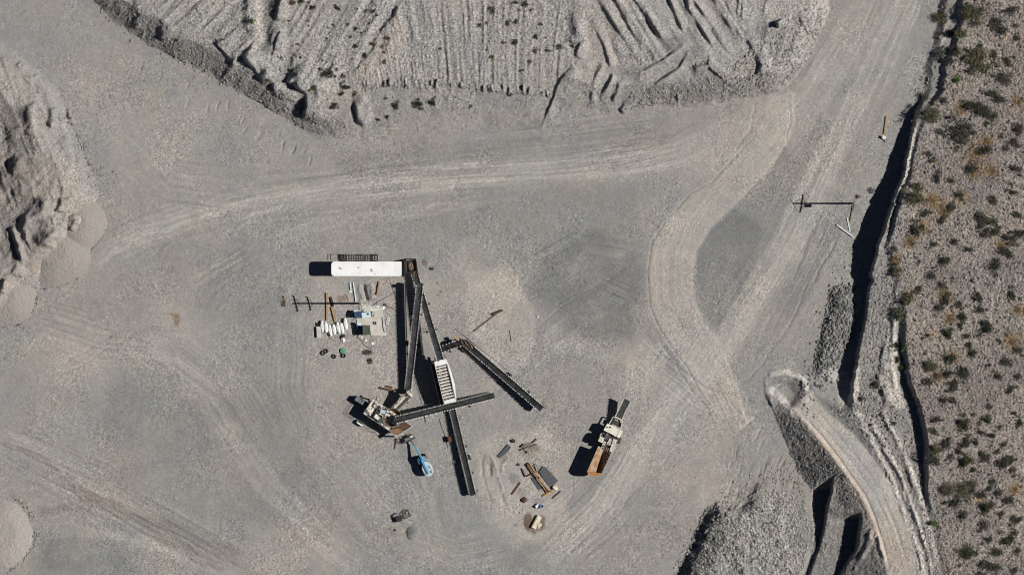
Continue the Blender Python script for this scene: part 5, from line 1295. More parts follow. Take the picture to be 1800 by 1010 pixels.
def tank(name, cx, cy, sx, sy, h, rot, mt, text, cat, lid=None, lid_mt='steel', base=None):
    g = zs if base is None else base
    b = Vector((*W(cx, cy).xy, g))
    t = Thing(name, b, text, cat)
    t.part('shell', rounded_box(MB(), b, (sx, sy), rot, g + .12, g + h), mt)
    for k in (-.35, .35):
        p = Matrix.Rotation(rot, 3, 'Z') @ Vector((sx * k, 0, 0))
        t.part('skid', MB().box(b + p + Vector((0, 0, .06)), (.14, sy * .96, .12), rot), 'steel')
    if lid:
        p = Matrix.Rotation(rot, 3, 'Z') @ Vector((lid[0], lid[1], 0))
        t.part('lid', MB().tube(b + p + Vector((0, 0, h + .06)), b + p + Vector((0, 0, h + .15)), lid[2], 14), lid_mt)
    return t
tank('fuel_tank', 643.5, 553, 1.65, .95, 1.35, R(7), 'aqua', 'faded pale blue tank standing at the back of the slab', 'tank', (.35, .1, .18))
tank('generator', 628.5, 552.5, 1.2, 1.0, 1.5, R(5), 'darkblue', 'dark blue generator standing off the left edge of the slab', 'generator', (.2, .0, .14), base=hz(628, 552))
single('blue_lid', MB().prism([W(x, y).xy[:] for x, y in ((621, 549), (628, 550.5), (628.5, 545.5), (622.5, 544.5))], hz(624, 547) + 1.2, hz(624, 547) + 1.26).box(Vector((*W(624.8, 547.3).xy, hz(624, 547) + .6)), (.5, .4, 1.18)), 'aqua', G(624, 547), 'small pale blue cabinet touching the dark blue generator', 'cabinet')
g_ = tank('steel_bin', 644, 580.3, 1.4, 1.6, 1.7, R(3), 'green', 'dark green square bin standing on the front of the slab', 'bin')
g_.part('top_rib', MB().box(g_.base + Vector((0, 0, 1.79)), (1.2, .06, .05), R(3)).box(g_.base + Vector((0, .5, 1.79)), (1.2, .05, .05), R(3)), 'green')
tank('battery_box', 631.5, 572.5, .75, .95, 1.0, R(0), 'darkblue', 'dark blue box in the shade of the green bin', 'box', base=hz(631, 572))
single('box_lid', MB().box(Vector((*W(631.3, 569).xy, hz(631, 569) + 1.13)), (.8, .5, .05), R(-12)), 'aqua', G(631.3, 569, 1.1), 'pale blue sheet lying on the dark blue box', 'sheet')
p = Vector((*W(655.3, 552).xy, zs))
t = Thing('water_pump', p, 'small grey pump with pinkish motor beside the pale blue tank', 'pump')
t.part('motor', MB().tube(p + Vector((-.1, .0, .4)), p + Vector((.1, .45, .4)), .2, 12), 'dusty')
t.part('casing', MB().tube(p + Vector((-.12, -.1, .35)), p + Vector((-.05, -.35, .35)), .26, 12).box(p + Vector((0, 0, .08)), (.6, .9, .14), R(-10)), 'grey')
single('hose_coil', MB().torus(Vector((*W(658.8, 567.5).xy, zs + .06)), .26, .05, 18, 6).torus(Vector((*W(659, 567.2).xy, zs + .13)), .23, .05, 18, 6), 'steel', Vector((*W(658.8, 567.5).xy, zs)), 'small grey hose coil lying in the middle of the slab', 'hose')
single('dark_hose', MB().path([Vector((*W(x, y).xy, zs + .05)) for x, y in ((671.5, 557), (672.5, 565), (673, 573), (674.5, 580), (676, 584))], .05, 6), 'steel', Vector((*W(672, 557).xy, zs)), 'thin black hose lying along the right edge of the slab', 'hose')
# white bulk sacks: tall bags side by side
def sack_mesh(sx, sy, sz, seed):
    rr = random.Random(seed); m = MB(); nx, ny, nz = 5, 9, 4; idx = {}; vs = []
    for i in range(nx + 1):
        for j in range(ny + 1):
            for k in range(nz + 1):
                if i in (0, nx) or j in (0, ny) or k in (0, nz):
                    x, y, z = i / nx * 2 - 1, j / ny * 2 - 1, k / nz * 2 - 1
                    f = (1 - .22 * x * x * y * y - .1 * y * y * z * z - .2 * x * x * z * z)
                    w = 1 + .07 * math.sin(j * 2.1 + seed)
                    idx[i, j, k] = len(vs)
                    vs.append((x * f * w * sx / 2 + rr.gauss(0, .012), y * f * sy / 2 + rr.gauss(0, .012), (z * f + 1) * sz / 2 + rr.gauss(0, .015)))
    fs = []
    for a in range(nx):
        for b_ in range(ny):
            fs.append((idx[a, b_, nz], idx[a + 1, b_, nz], idx[a + 1, b_ + 1, nz], idx[a, b_ + 1, nz])); fs.append((idx[a, b_ + 1, 0], idx[a + 1, b_ + 1, 0], idx[a + 1, b_, 0], idx[a, b_, 0]))
    for a in range(nx):
        for c_ in range(nz):
            fs.append((idx[a, 0, c_], idx[a + 1, 0, c_], idx[a + 1, 0, c_ + 1], idx[a, 0, c_ + 1])); fs.append((idx[a, ny, c_ + 1], idx[a + 1, ny, c_ + 1], idx[a + 1, ny, c_], idx[a, ny, c_]))
    for b_ in range(ny):
        for c_ in range(nz):
            fs.append((idx[0, b_, c_ + 1], idx[0, b_ + 1, c_ + 1], idx[0, b_ + 1, c_], idx[0, b_, c_])); fs.append((idx[nx, b_, c_], idx[nx, b_ + 1, c_], idx[nx, b_ + 1, c_ + 1], idx[nx, b_, c_ + 1]))
    return m.add(vs, fs)
sk_m = [sack_mesh(.74, 2.15, .62, 3).mesh('bulk_sack', 'sack', smooth=True), sack_mesh(.76, 1.95, .7, 8).mesh('bulk_sack', 'sack', smooth=True)]
for i, (x, y, r, w) in enumerate([(566.3, 573.5, 4, 'first full-length white sack right of the low white slab'), (572.8, 575, 6, 'second full-length white sack right of the low white slab'), (580.3, 580.5, 10, 'white sack lying lowest of the middle pair'), (587, 578.8, 9, 'white sack right of the lowest one in the middle pair'),
                               (594.5, 576, 12, 'white sack left of centre in the right-hand cluster'), (600.8, 576.3, 12, 'white sack second from the right end of the row'), (607.3, 569, 8, 'brightest white sack at the right end of the row')]):
    o = bpy.data.objects.new('bulk_sack', sk_m[i % 2]); C.objects.link(o)
    o.location = G(x, y, -.02); o.rotation_euler.z = R(r); label(o, w, 'sack', 'white bulk sacks')
single('block_slab', rounded_box(MB(), W(560.2, 583.3), (.8, 1.95), R(3), hz(560, 583) - .1, hz(560, 583) + .45, .05), 'concrete', G(560.2, 583.3), 'low white slab lying at the left end of the sack row', 'slab')
for k, (x, y, s, mt, w) in enumerate([(603.2, 596.5, .5, 'white', 'crumpled white bag lying alone below the sacks'), (634, 591.5, .5, 'concrete', 'pale lump of concrete in front of the green bin'), (642.7, 597.3, .28, 'white', 'small white scrap below the concrete lump'), (654, 603.4, .3, 'white', 'small white scrap nearest the cable tangle'),
                                     (602.5, 591.3, .45, 'tyre', 'dark bundle lying above the crumpled white bag'), (675.8, 535.5, .3, 'steel', 'dark valve at the end of the thin brown pipe'), (614.8, 512.3, .25, 'white', 'white scrap at the lower end of the left pale pipe'), (673, 540.5, .32, 'white', 'white scrap at the top right corner of the slab'), (559.5, 570, .45, 'tyre', 'black bundle left of the white sacks'), (760.5, 471.5, .42, 'bluegrey', 'dark grey lump lying right of the rusty loading hopper'),
                                     (723.7, 559, .35, 'white', 'small white scrap between the two long conveyors'), (799, 811, .35, 'white', 'white scrap left of the fines conveyor'), (824.5, 800, .35, 'cream', 'pale scrap right of the fines conveyor'), (902, 774.2, .45, 'tyre', 'black lump at the upper end of the dark plate'), (640.5, 829, .14, 'rust', 'tiny red scrap lying alone in the left yard'), (911, 816, .35, 'rustdark', 'small brown lump left of the rusty frame'), (921, 878, .55, 'rustdark', 'brown lump below the round gravel patch'), (693.5, 931, .3, 'steel', 'small dark lump left of the spilt gravel'), (945, 556, .25, 'concrete', 'small pale stone alone right of the long fallen pole')]):
    single('scrap_lump', MB().lump(G(x, y, s * .28), (s, s * .8, s * .5), k + 20, .4, 1), mt, G(x, y), w, 'scrap')
# broken row of white blocks behind the slab
bm = MB().box((0, -.15, .1), (.4, .06, .2)).box((0, .15, .1), (.4, .06, .2)).box((-.17, 0, .1), (.06, .24, .2)).box((.17, 0, .1), (.06, .24, .2)).box((0, 0, .1), (.06, .24, .2)).mesh('concrete_block', 'white')
rr = random.Random(9)
for k in range(22):
    o = bpy.data.objects.new('concrete_block', bm); C.objects.link(o)
    o.location = G(634 + (k % 11) * 3.2 + rr.uniform(-.8, .8), 538.5 + (k // 11) * 3.6 + rr.uniform(-1.2, 1.2)); o.rotation_euler.z = rr.uniform(-.5, .5)
    label(o, 'white hollow block lying in the broken row behind the concrete slab', 'block', 'white hollow blocks')
b = G(682, 563.5)
t = Thing('pallet', b, 'small bleached pallet lying right of the concrete slab', 'pallet')
for k in range(4): t.part('slat', MB().box(b + Vector((-.2 + k * .14, .0, .14)), (.09, 1.3, .03), R(-10)), 'palewood')
for k in (-.5, 0, .5): t.part('bearer', MB().box(b + Vector((.08 * k, k, .06)), (.62, .09, .12), R(-10)), 'palewood')
ty = MB().torus((0, 0, .14), .33, .14, 18, 8).mesh('tyre', 'tyre', smooth=True)
for x, y, z, w in ((573, 616.5, .0, 'upper of the two tyres leaning together'), (567.5, 620, .0, 'lower of the two tyres leaning together'), (587, 626, .0, 'tyre lying by itself left of the green lid'), (603.7, 624.5, 0, 'tyre lying just below the green lid')):
    o = bpy.data.objects.new('tyre', ty); C.objects.link(o); o.location = G(x, y, z); label(o, w, 'tyre', 'old tyres'); o.rotation_euler = (R(rr.uniform(-8, 8)), R(rr.uniform(-8, 8)), 0); o.scale = (.9, .9, .9)
single('green_lid', MB().tube(G(603, 616.2, .25), G(603, 616.2, .33), .48, 20).tube(G(603, 616.2, .33), G(603, 616.2, .4), .16, 12), 'lidgreen', G(603, 616.2), 'round green plastic lid lying above a tyre', 'lid')
def tangle(name, cx, cy, rx, ry_, n, r, mt, text, seed):
    rr = random.Random(seed); m = MB(); pts = []
    for k in range(n):
        a = k * 1.1 + rr.uniform(-.9, .9); q = rr.uniform(.1, 1)
        pts.append(G(cx + rx * q * math.cos(a) + rr.gauss(0, rx * .15), cy + ry_ * q * math.sin(a), .06 + rr.uniform(0, .2)))
    return single(name, m.path(pts, r, 5), mt, G(cx, cy), text, 'cable')
tangle('cable_tangle', 646, 619, 10, 6, 44, .03, 'steel', 'loose black cable tangle in front of the slab', 2)
tangle('cable_tangle', 651, 634, 7, 6, 34, .03, 'steel', 'lower black cable tangle nearest the crusher', 5)
tangle('cable_tangle', 500, 531, 6, 12, 16, .05, 'oldtimber', 'dark root tangle left of the pole shadow', 7)
for pts, w in (([(800, 577), (842, 611), (870, 632), (897, 655)], 'thin dark cable running beside the slanting stacking conveyor'), ([(772, 735), (779, 757), (785, 775), (788, 790)], 'thin dark cable lying left of the fines conveyor'), ([(640, 545), (650, 540), (668, 528), (684, 520), (694, 512)], 'thin dark cable running from the slab to the conveyors'), ([(632, 594), (640, 606), (652, 613), (655, 604)], 'dark cable trailing from the slab front')):
    q = [G(x + random.uniform(-.6, .6), y, .05) for (x0, y0), (x1, y1) in zip(pts[:-1], pts[1:]) for x, y in [(x0 + (x1 - x0) * f, y0 + (y1 - y0) * f) for f in (0, .25, .5, .75)]]
    single('ground_cable', MB().path(q, .04, 5), 'steel', G(*pts[0]), w, 'cable')
single('switch_box', MB().box(G(790.5, 771.5, .45), (.55, .9, .9), R(14)).box(G(790.5, 771.5, .93), (.62, .97, .05), R(14)), 'rustdark', G(790.5, 771.5), 'dark box standing left of the fines conveyor', 'box')
single('timber_skid', MB().beam(G(668, 681, .15), G(692, 686, .2), .35, .3).beam(G(679, 678, .12), G(690, 681, .12), .3, .24), 'rustdark', G(680, 682), 'rusty brown skid lying above the crusher shadow', 'skid')

# ------------------------------------------------------------------ scrap yard in the south
def frame_thing():
    b = G(946, 838)
    t = Thing('beam_trestle', b, 'long rusty orange frame of beams lying beside the blue grey plate', 'frame')
    A0 = W(928.5, 814) + Vector((0, 0, b.z + .5)); A1 = W(963.5, 863.5) + Vector((0, 0, b.z + .5))
    s = (A1 - A0).normalized(); s = Vector((s.y, -s.x, 0))
    for k in (-.2, .2): t.part('side_beam', MB().beam(A0 + s * k, A1 + s * k, .13, .22), 'rust')
    m = MB()
    for k in range(9): m.beam(loop2(A0, A1, (k + .5) / 16) - s * .2, loop2(A0, A1, (k + .5) / 16) + s * .2, .09, .12)
    t.part('rung', m, 'rustdark')
    t.part('foot_beam', MB().beam(W(954, 871) + Vector((0, 0, b.z + .3)), W(970.5, 862) + Vector((0, 0, b.z + .4)), .22, .3), 'rust')
    t.part('cross_arm', MB().beam(W(939, 831) + Vector((0, 0, b.z + .4)), W(924.5, 837) + Vector((0, 0, b.z + .25)), .14, .16).beam(W(924.5, 837) + Vector((0, 0, b.z + .25)), W(917.5, 822.5) + Vector((0, 0, b.z + .2)), .14, .16), 'rustdark')
    for f in (.03, .5, .97): t.part('trestle', MB().box(loop2(A0, A1, f) - Vector((0, 0, .45)), (.35, .35, .7), .9), 'rustdark')
    t.part('bracket', MB().beam(W(941, 814) + Vector((0, 0, b.z + .3)), W(948, 828) + Vector((0, 0, b.z + .5)), .1, .12).beam(W(935, 817) + Vector((0, 0, b.z + .4)), W(944, 830) + Vector((0, 0, b.z + .5)), .1, .12), 'steel')
frame_thing()
def plate(name, pts, h, mt, text, cat, zt=.0):
    gz = hz(sum(p[0] for p in pts) / len(pts), sum(p[1] for p in pts) / len(pts))
    w = [W(x, y).xy[:] for x, y in pts]
    if sum(w[i - 1][0] * w[i][1] - w[i][0] * w[i - 1][1] for i in range(len(w))) < 0: w = w[::-1]
    c = W(sum(p[0] for p in pts) / len(pts), sum(p[1] for p in pts) / len(pts))
    return single(name, MB().prism(w, gz + .02, lambda x, y: gz + h + zt * (x - c.x)), mt, Vector((c.x, c.y, gz)), text, cat)
plate('steel_plate', [(948, 829), (954, 818.5), (960, 821), (981, 844), (968, 858), (961, 849)], .2, 'bluegrey', 'large blue grey steel plate with rust streaks right of the rusty frame', 'plate', -.04)
plate('steel_plate', [(933.5, 838), (940, 841), (945, 849), (954.5, 855), (954, 858), (946, 861)], .1, 'bluegrey', 'smaller blue grey plate left of the rusty frame', 'plate')
plate('steel_plate', [(892.5, 780.5), (899, 785), (893, 793), (879.5, 804.5), (874.5, 801)], .22, 'bluegrey', 'narrow dark plate lying apart at the upper left of the scrap', 'plate')
single('rock_lump', MB().lump(G(975.5, 857, .3), (.5, .36, .35), 4, .3, 2), 'yellow', G(975.5, 857), 'pale yellow lump at the corner of the blue grey plate', 'scrap')
stick('rusty_bar', (915, 847), (900, 868), .26, .2, 'rustdark', 'dark rusty bar lying across the round gravel patch', 'bar')
stick('rusty_bar', (986, 862.5), (971, 875), .2, .2, 'rustdark', 'thin dark bar lying lower right of the rusty frame', 'bar')
def debris():
    rr = random.Random(31)
    b = G(932, 784)
    single('rubble_heap', MB().lump(G(933, 786, -.05), (1.55, .85, .3), 8, .3, 4), 'redrock', b, 'low brown rubble heap at the top of the scrap area', 'heap')
    for k, (a, c, w, txt) in enumerate((((915.5, 790.5), (944, 780), .22, 'dark board lying along the rubble heap'), ((917, 785), (923, 780), .3, 'stubby dark board at the left end of the rubble heap'), ((926, 793), (930, 795), .3, 'short dark board below the rubble heap'), ((938, 777), (945, 771), .14, 'thin board at the upper right of the rubble heap'))):
        stick('broken_board', a, c, w, .16, 'oldtimber', txt, 'board', 'boards on the rubble heap', z=.28)
debris()
b = G(945, 889)
t = Thing('barrel', G(944, 888.5), 'white barrel lying tipped over next to the blue barrel', 'barrel', 'barrels in the scrap area')
t.part('drum', MB().tube(G(941.6, 890.2, .3), G(947, 886, .3), .29, 16), 'white'); t.part('hoop', MB().tube(G(944.1, 888.1, .3), G(944.6, 887.7, .3), .31, 16), 'white'); t.part('bung', MB().tube(G(941.4, 890.3, .42), G(941.2, 890.5, .42), .05, 8), 'steel')
t = Thing('barrel', G(952.5, 889), 'blue open barrel standing next to the white barrel', 'barrel', 'barrels in the scrap area')
t.part('drum', MB().tube(G(952.5, 889, .02), G(952.5, 889, .8), .34, 18, .36), 'blue'); t.part('hoop', MB().torus(G(952.5, 889, .82), .35, .03, 20, 6), 'aqua'); t.part('liner', MB().tube(G(952.5, 889, .805), G(952.5, 889, .81), .31, 18), 'darkblue')
# pale slab tipped over an oily patch
b = G(942, 917)
t = Thing('concrete_barrier', b, 'cream concrete barrier lying over a brown wet stain', 'barrier')
q0, q1 = W(947.5, 906), W(936.5, 927)
d = (q1 - q0).normalized(); s = Vector((d.y, -d.x, 0)); s = s if s.x > 0 else -s
m = MB(); prof = [(-.35, .0), (-.3, .55), (-.08, .62), (.25, .3), (.6, .12), (.6, .0)]
vs = [p + s * x + Vector((0, 0, b.z - .02 + z)) for p in (q0, q1) for x, z in prof]; n = len(prof)
m.add(vs, [tuple(range(n)), tuple(range(2 * n - 1, n - 1, -1))] + [(i, n + i, n + (i + 1) % n, (i + 1) % n) for i in range(n)])
t.part('barrier_body', m, 'tan_concrete')
t.part('lifting_loop', MB().torus(loop2(q0, q1, .3) + Vector((0, 0, b.z + .62)), .1, .02, 12, 5, Matrix.Rotation(R(90), 3, 'X')), 'steel')
single('broken_concrete', MB().lump(G(946.5, 922, .1), (.5, .7, .18), 14, .3, 2), 'tan_concrete', G(946.5, 922), 'cream chunk broken off the concrete barrier', 'rubble')
# scrap by itself in the lower left yard
t = Thing('scrap_cage', G(713, 905), 'small twisted dark steel cage in the lower yard', 'scrap')
m = MB(); rr = random.Random(12)
cn = [W(706, 907), W(717, 895), W(721.5, 906), W(713, 911)]
for i in range(4):
    for h in (.15, .8): m.beam(cn[i] + Vector((0, 0, t.base.z + h)), cn[(i + 1) % 4] + Vector((0, 0, t.base.z + h + rr.uniform(-.1, .1))), .09, .09)
    m.beam(cn[i] + Vector((0, 0, t.base.z)), cn[i] + Vector((0, 0, t.base.z + .85)), .09, .09)
t.part('cage_frame', m, 'rustdark')
m = MB()
for k in range(9): 
    a = rr.random(); c_ = rr.random()
    m.beam(loop2(cn[0], cn[1], a) + Vector((0, 0, t.base.z + .7)), loop2(cn[3], cn[2], c_) + Vector((0, 0, t.base.z + .75)), .05, .05)
t.part('cage_bar', m, 'grey')
single('black_crate', MB().box(G(701, 911.5, .4), (.9, .8, .8), R(20)).box(G(701, 911.5, .82), (.98, .88, .05), R(20)), 'tyre', G(701, 911.5), 'black crate standing against the twisted cage', 'crate')
single('grey_panel', MB().box(G(696, 905.5, .35), (1.1, .7, .05), R(35), Matrix.Rotation(R(18), 3, 'X')), 'grey', G(696, 905.5), 'thin grey panel leaning on the black crate', 'panel')

single('gravel_spill', MB().lump(G(722, 936, -.05), (.8, 1.25, .34), 41, .07, 6), 'darkrock', G(722, 936), 'small dark gravel pile below the twisted steel cage', 'heap')
single('gravel_spill', MB().lump(G(698, 931, -.1), (1.4, .85, .22), 43, .06, 6), 'rock', G(698, 931), 'flat grey gravel spill left of the small dark pile', 'heap')
# ------------------------------------------------------------------ gravel heaps tipped over the edge
def raw_mesh(name, v, f, k, mt):
    me = bpy.data.meshes.new(name)
    me.vertices.add(len(v)); me.vertices.foreach_set("co", v.astype(np.float32).ravel())
    me.loops.add(f.size); me.loops.foreach_set("vertex_index", f.astype(np.int32).ravel())
    me.polygons.add(len(f)); me.polygons.foreach_set("loop_start", np.arange(0, f.size, k, dtype=np.int32))
    me.update(calc_edges=True); me.materials.append(M[mt])
    return me
def heap(cx, cy, r, h, text, seed, flat=.3, mt='heap'):
    base = G(cx, cy); R_ = r / 10; st = .14; n = int(R_ * 1.1 / st); ax = np.arange(-n, n + 1) * st
    X, Y = np.meshgrid(ax, ax)
    a = np.arctan2(Y, X); q = np.hypot(X, Y) / (R_ * (1 + .02 * np.sin(3 * a + seed) + .02 * np.sin(5 * a + 2 * seed)))
    z = h * (1 - np.clip((q - flat) / (1 - flat), 0, 2) ** 1.2)
    z = z + .05 * fbm(X.astype(np.float32) + 50, Y.astype(np.float32) + 50, .9, 3, seed) + rng.normal(0, .045, X.shape)
    z = np.where(q > 1.0, -.5, z)
    V_ = np.stack([X, Y, z], -1).reshape(-1, 3); m = 2 * n + 1
    idx = np.arange(m * m).reshape(m, m)
    F = np.stack([idx[:-1, :-1], idx[:-1, 1:], idx[1:, 1:], idx[1:, :-1]], -1).reshape(-1, 4)
    F = F[(q.reshape(-1)[F] <= 1.0).any(1)]
    used = np.unique(F); re = np.zeros(m * m, int); re[used] = np.arange(len(used))
    ob = bpy.data.objects.new('gravel_heap', raw_mesh('gravel_heap', V_[used], re[F], 4, mt)); C.objects.link(ob)
    ob.location = (base.x, base.y, 0.02)
    label(ob, text, 'heap', 'tipped gravel heaps')
M['heap'] = mat('tipped_gravel', (.235, .217, .198), .95, dirt=(.315, .287, .26), dirt_amt=1, scale=6, bump=.9, lo=.38, hi=.56)
M['heap2'] = mat('pale_tipped_gravel', (.27, .25, .228), .95, dirt=(.37, .34, .31), dirt_amt=1, scale=6, bump=.9, lo=.38, hi=.56)
heap(134, 392, 53, 1.7, 'rounded tan gravel heap, topmost of the three on the left edge', 1)
heap(96, 442, 65, 1.75, 'broad tan gravel heap, middle of the three on the left edge', 2)
heap(8, 518, 57, 1.6, 'tan gravel heap, lowest of the three on the left edge', 3)
heap(-2, 938, 66, 1.25, 'pale gravel heap cut by the left edge near the bottom corner', 4, .45, 'heap2')

# ------------------------------------------------------------------ loose rock nobody could count
ICO = None
def ico():
    global ICO
    if ICO is None:
        p = (1 + 5 ** .5) / 2
        v = np.array([(-1, p, 0), (1, p, 0), (-1, -p, 0), (1, -p, 0), (0, -1, p), (0, 1, p), (0, -1, -p), (0, 1, -p), (p, 0, -1), (p, 0, 1), (-p, 0, -1), (-p, 0, 1)], float) / math.sqrt(1 + p * p)
        f = np.array([(0, 11, 5), (0, 5, 1), (0, 1, 7), (0, 7, 10), (0, 10, 11), (1, 5, 9), (5, 11, 4), (11, 10, 2), (10, 7, 6), (7, 1, 8), (3, 9, 4), (3, 4, 2), (3, 2, 6), (3, 6, 8), (3, 8, 9), (4, 9, 5), (2, 4, 11), (6, 2, 10), (8, 6, 7), (9, 8, 1)])
        ICO = v, f
    return ICO
def rocks(name, px, py, size, mt, text):
    v0, f0 = ico(); n = len(px)
    v = v0[None] * (1 + rng.uniform(-.42, .42, (n, 12, 1)))
    sc = size[:, None] * rng.uniform(.65, 1.3, (n, 3)); sc[:, 2] *= .75
    v = v * sc[:, None, :]
    a = rng.uniform(0, 6.28, n); ca, sa = np.cos(a)[:, None], np.sin(a)[:, None]
    x = v[..., 0] * ca - v[..., 1] * sa; y = v[..., 0] * sa + v[..., 1] * ca
    z = hz_arr(px, py) + size * .15
    V_ = np.stack([x + ((px - 900) / 10)[:, None], y + ((505 - py) / 10)[:, None], v[..., 2] + z[:, None]], -1).reshape(-1, 3)
    F = (f0[None] + (np.arange(n) * 12)[:, None, None]).reshape(-1, 3)
    o = bpy.data.objects.new(name, raw_mesh(name, V_, F, 3, mt)); C.objects.link(o)
    o["label"] = text; o["category"] = 'rocks'; o["kind"] = 'stuff'
def pts_in(poly, n):
    xs = [p[0] for p in poly]; ys = [p[1] for p in poly]; ox = []; oy = []; got = 0
    while got < n:
        x = rng.uniform(min(xs), max(xs), n * 2); y = rng.uniform(min(ys), max(ys), n * 2)
        r = np.zeros(len(x), bool); q = list(poly) + [poly[0]]
        for (ax, ay), (bx, by) in zip(q[:-1], q[1:]):
            if ay == by: continue
            r ^= ((ay > y) != (by > y)) & (x < (bx - ax) * (y - ay) / (by - ay) + ax)
        ox.append(x[r]); oy.append(y[r]); got += int(r.sum())
    return np.concatenate(ox)[:n], np.concatenate(oy)[:n]
def pts_along(line, n, sp):
    d = [math.hypot(b[0] - a[0], b[1] - a[1]) for a, b in zip(line[:-1], line[1:])]
    cum = np.concatenate([[0], np.cumsum(d)]); t = rng.uniform(0, cum[-1], n)
    return np.interp(t, cum, [p[0] for p in line]) + rng.normal(0, sp, n), np.interp(t, cum, [p[1] for p in line]) + rng.normal(0, sp, n)
def sizes(n, a, b, p=2.5): return a + (b - a) * rng.random(n) ** p
x, y = pts_in(BOULD, 2300); x2, y2 = pts_along([(1490, 505), (1478, 560), (1465, 600), (1445, 650), (1430, 690)], 900, 15)
x = np.concatenate([x, x2]); y = np.concatenate([y, y2]); k = y < np.interp(x, [1400, 1480, 1500, 1600], [2000, 2000, 640, 400]); x, y = x[k], y[k]
rocks('boulder_bank', x, y, sizes(len(x), .06, .32, 2.6), 'darkrock', 'bank of coarse dark boulders against the long cut')
def clip_dump(n):
    return pts_in([(1180, 1040), (1196, 1000), (1212, 962), (1226, 930), (1238, 895), (1258, 880), (1300, 882), (1335, 860), (1380, 862), (1415, 880), (1424, 940), (1410, 1010), (1405, 1040)], n)
x, y = clip_dump(13000); rocks('rock_dump', x, y, sizes(13000, .04, .20, 2.6), 'dumprock', 'rough dump of broken grey rock along the bottom edge')
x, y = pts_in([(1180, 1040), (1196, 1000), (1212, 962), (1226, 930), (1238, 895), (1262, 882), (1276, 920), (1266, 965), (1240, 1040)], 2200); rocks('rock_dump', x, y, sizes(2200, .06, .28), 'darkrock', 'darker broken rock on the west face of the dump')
sx, sy = pts_in([(1700, -10), (1680, 60), (1650, 165), (1620, 225), (1600, 300), (1585, 350), (1572, 430), (1580, 500), (1592, 560), (1595, 620), (1605, 680), (1634, 760), (1636, 850), (1650, 940), (1662, 1020), (1810, 1020), (1810, -10)], 24000)
rocks('scrub_stones', sx[:9000], sy[:9000], sizes(9000, .05, .19, 2.2), 'darkrock', 'dark stones strewn over the scrub slope on the right')
sx, sy = sx[9000:], sy[9000:]
rocks('scrub_stones', sx, sy, sizes(len(sx), .05, .21, 2.4), 'redrock', 'pinkish stones strewn over the scrub slope on the right')
x, y = pts_in([(1535, 490), (1572, 480), (1572, 600), (1560, 700), (1600, 740), (1625, 850), (1650, 1010), (1640, 1010), (1612, 900), (1570, 810), (1520, 735), (1510, 690), (1525, 560)], 2000); rocks('bench_stones', x, y, sizes(2000, .05, .24, 3), 'rock', 'grey stones strewn along the bench between cut and scrub')
x, y = pts_in([(160, 0), (1440, 0), (1440, 60), (1380, 150), (1100, 190), (950, 226), (640, 240), (540, 200), (390, 120), (260, 70)], 9000); k = (x < 1020) | (y > 150) | (rng.random(9000) < .25); x, y = x[k], y[k]
rocks('spoil_stones', x, y, sizes(len(x), .04, .14, 3), 'rock', 'grey stones strewn over the furrowed spoil tip')
x, y = pts_in([(1345, 60), (1440, 0), (1452, 20), (1430, 90), (1398, 135), (1360, 165), (1100, 192), (1110, 160), (1270, 130)], 2600); rocks('rim_stones', x, y, sizes(2600, .06, .22, 2.5), 'rock', 'coarse pale stones along the rounded rim of the spoil tip')
x, y = pts_along([(175, 5), (225, 35), (270, 68), (330, 100), (375, 125), (430, 145), (490, 180), (545, 212), (600, 230)], 2600, 12); rocks('face_stones', x, y, sizes(2600, .05, .22, 3), 'rock', 'stones strewn down the west face of the spoil tip')
x, y = pts_in([(1360, 720), (1395, 730), (1440, 775), (1470, 818), (1512, 880), (1475, 890), (1463, 838), (1428, 860), (1400, 826), (1380, 770)], 2600); rocks('bank_stones', x, y, sizes(2600, .05, .2, 2.5), 'darkrock', 'dark stones on the bank below the haul ramp')
xs = []; ys = []
for ln, n, sp in [([(186, 398), (178, 420), (158, 442), (146, 470), (132, 490), (104, 502), (78, 507)], 260, 1.6), ([(66, 516), (60, 546), (40, 566), (4, 576)], 170, 1.8), ([(64, 930), (58, 962), (40, 985), (14, 1004)], 150, 2.2), ([(20, 868), (42, 884), (60, 910)], 110, 2.2), ([(112, 192), (130, 212), (118, 200), (140, 250), (165, 300)], 160, 5), ([(135, 250), (150, 290), (185, 320)], 140, 14),
                  ([(1640, 110), (1620, 160), (1605, 190)], 240, 7), ([(1665, 10), (1655, 80)], 130, 7), ([(1212, 118), (1245, 112), (1272, 138)], 150, 2.5), ([(1270, 884), (1330, 850), (1370, 830), (1420, 862)], 700, 13), ([(1228, 930), (1190, 1005)], 200, 6), ([(800, 862), (790, 820), (801, 800)], 16, 3), ([(640, 150), (780, 148), (900, 163), (972, 166)], 260, 1.5), ([(1430, 640), (1400, 700), (1440, 740)], 160, 10)]:
    a, b_ = pts_along(ln, n, sp); xs.append(a); ys.append(b_)
xs = np.concatenate(xs); ys = np.concatenate(ys); rocks('edge_stones', xs, ys, sizes(len(xs), .04, .20, 2.6), 'rock', 'stones rolled down to the foot of heaps and banks')
x = rng.uniform(0, 1500, 40000); y = rng.uniform(100, 1010, 40000); j = np.searchsorted(GY, y) - 1; i = np.searchsorted(GX, x) - 1
keep = ~((x > 1330) & (y > 640)) & (NM[j, i] < .05) & (rng.random(40000) < .06 + .75 * patch[j, i] ** 2); x, y = x[keep], y[keep]
rocks('yard_gravel', x, y, sizes(len(x), .03, .11, 3), 'rock', 'loose gravel stones strewn over the yard')

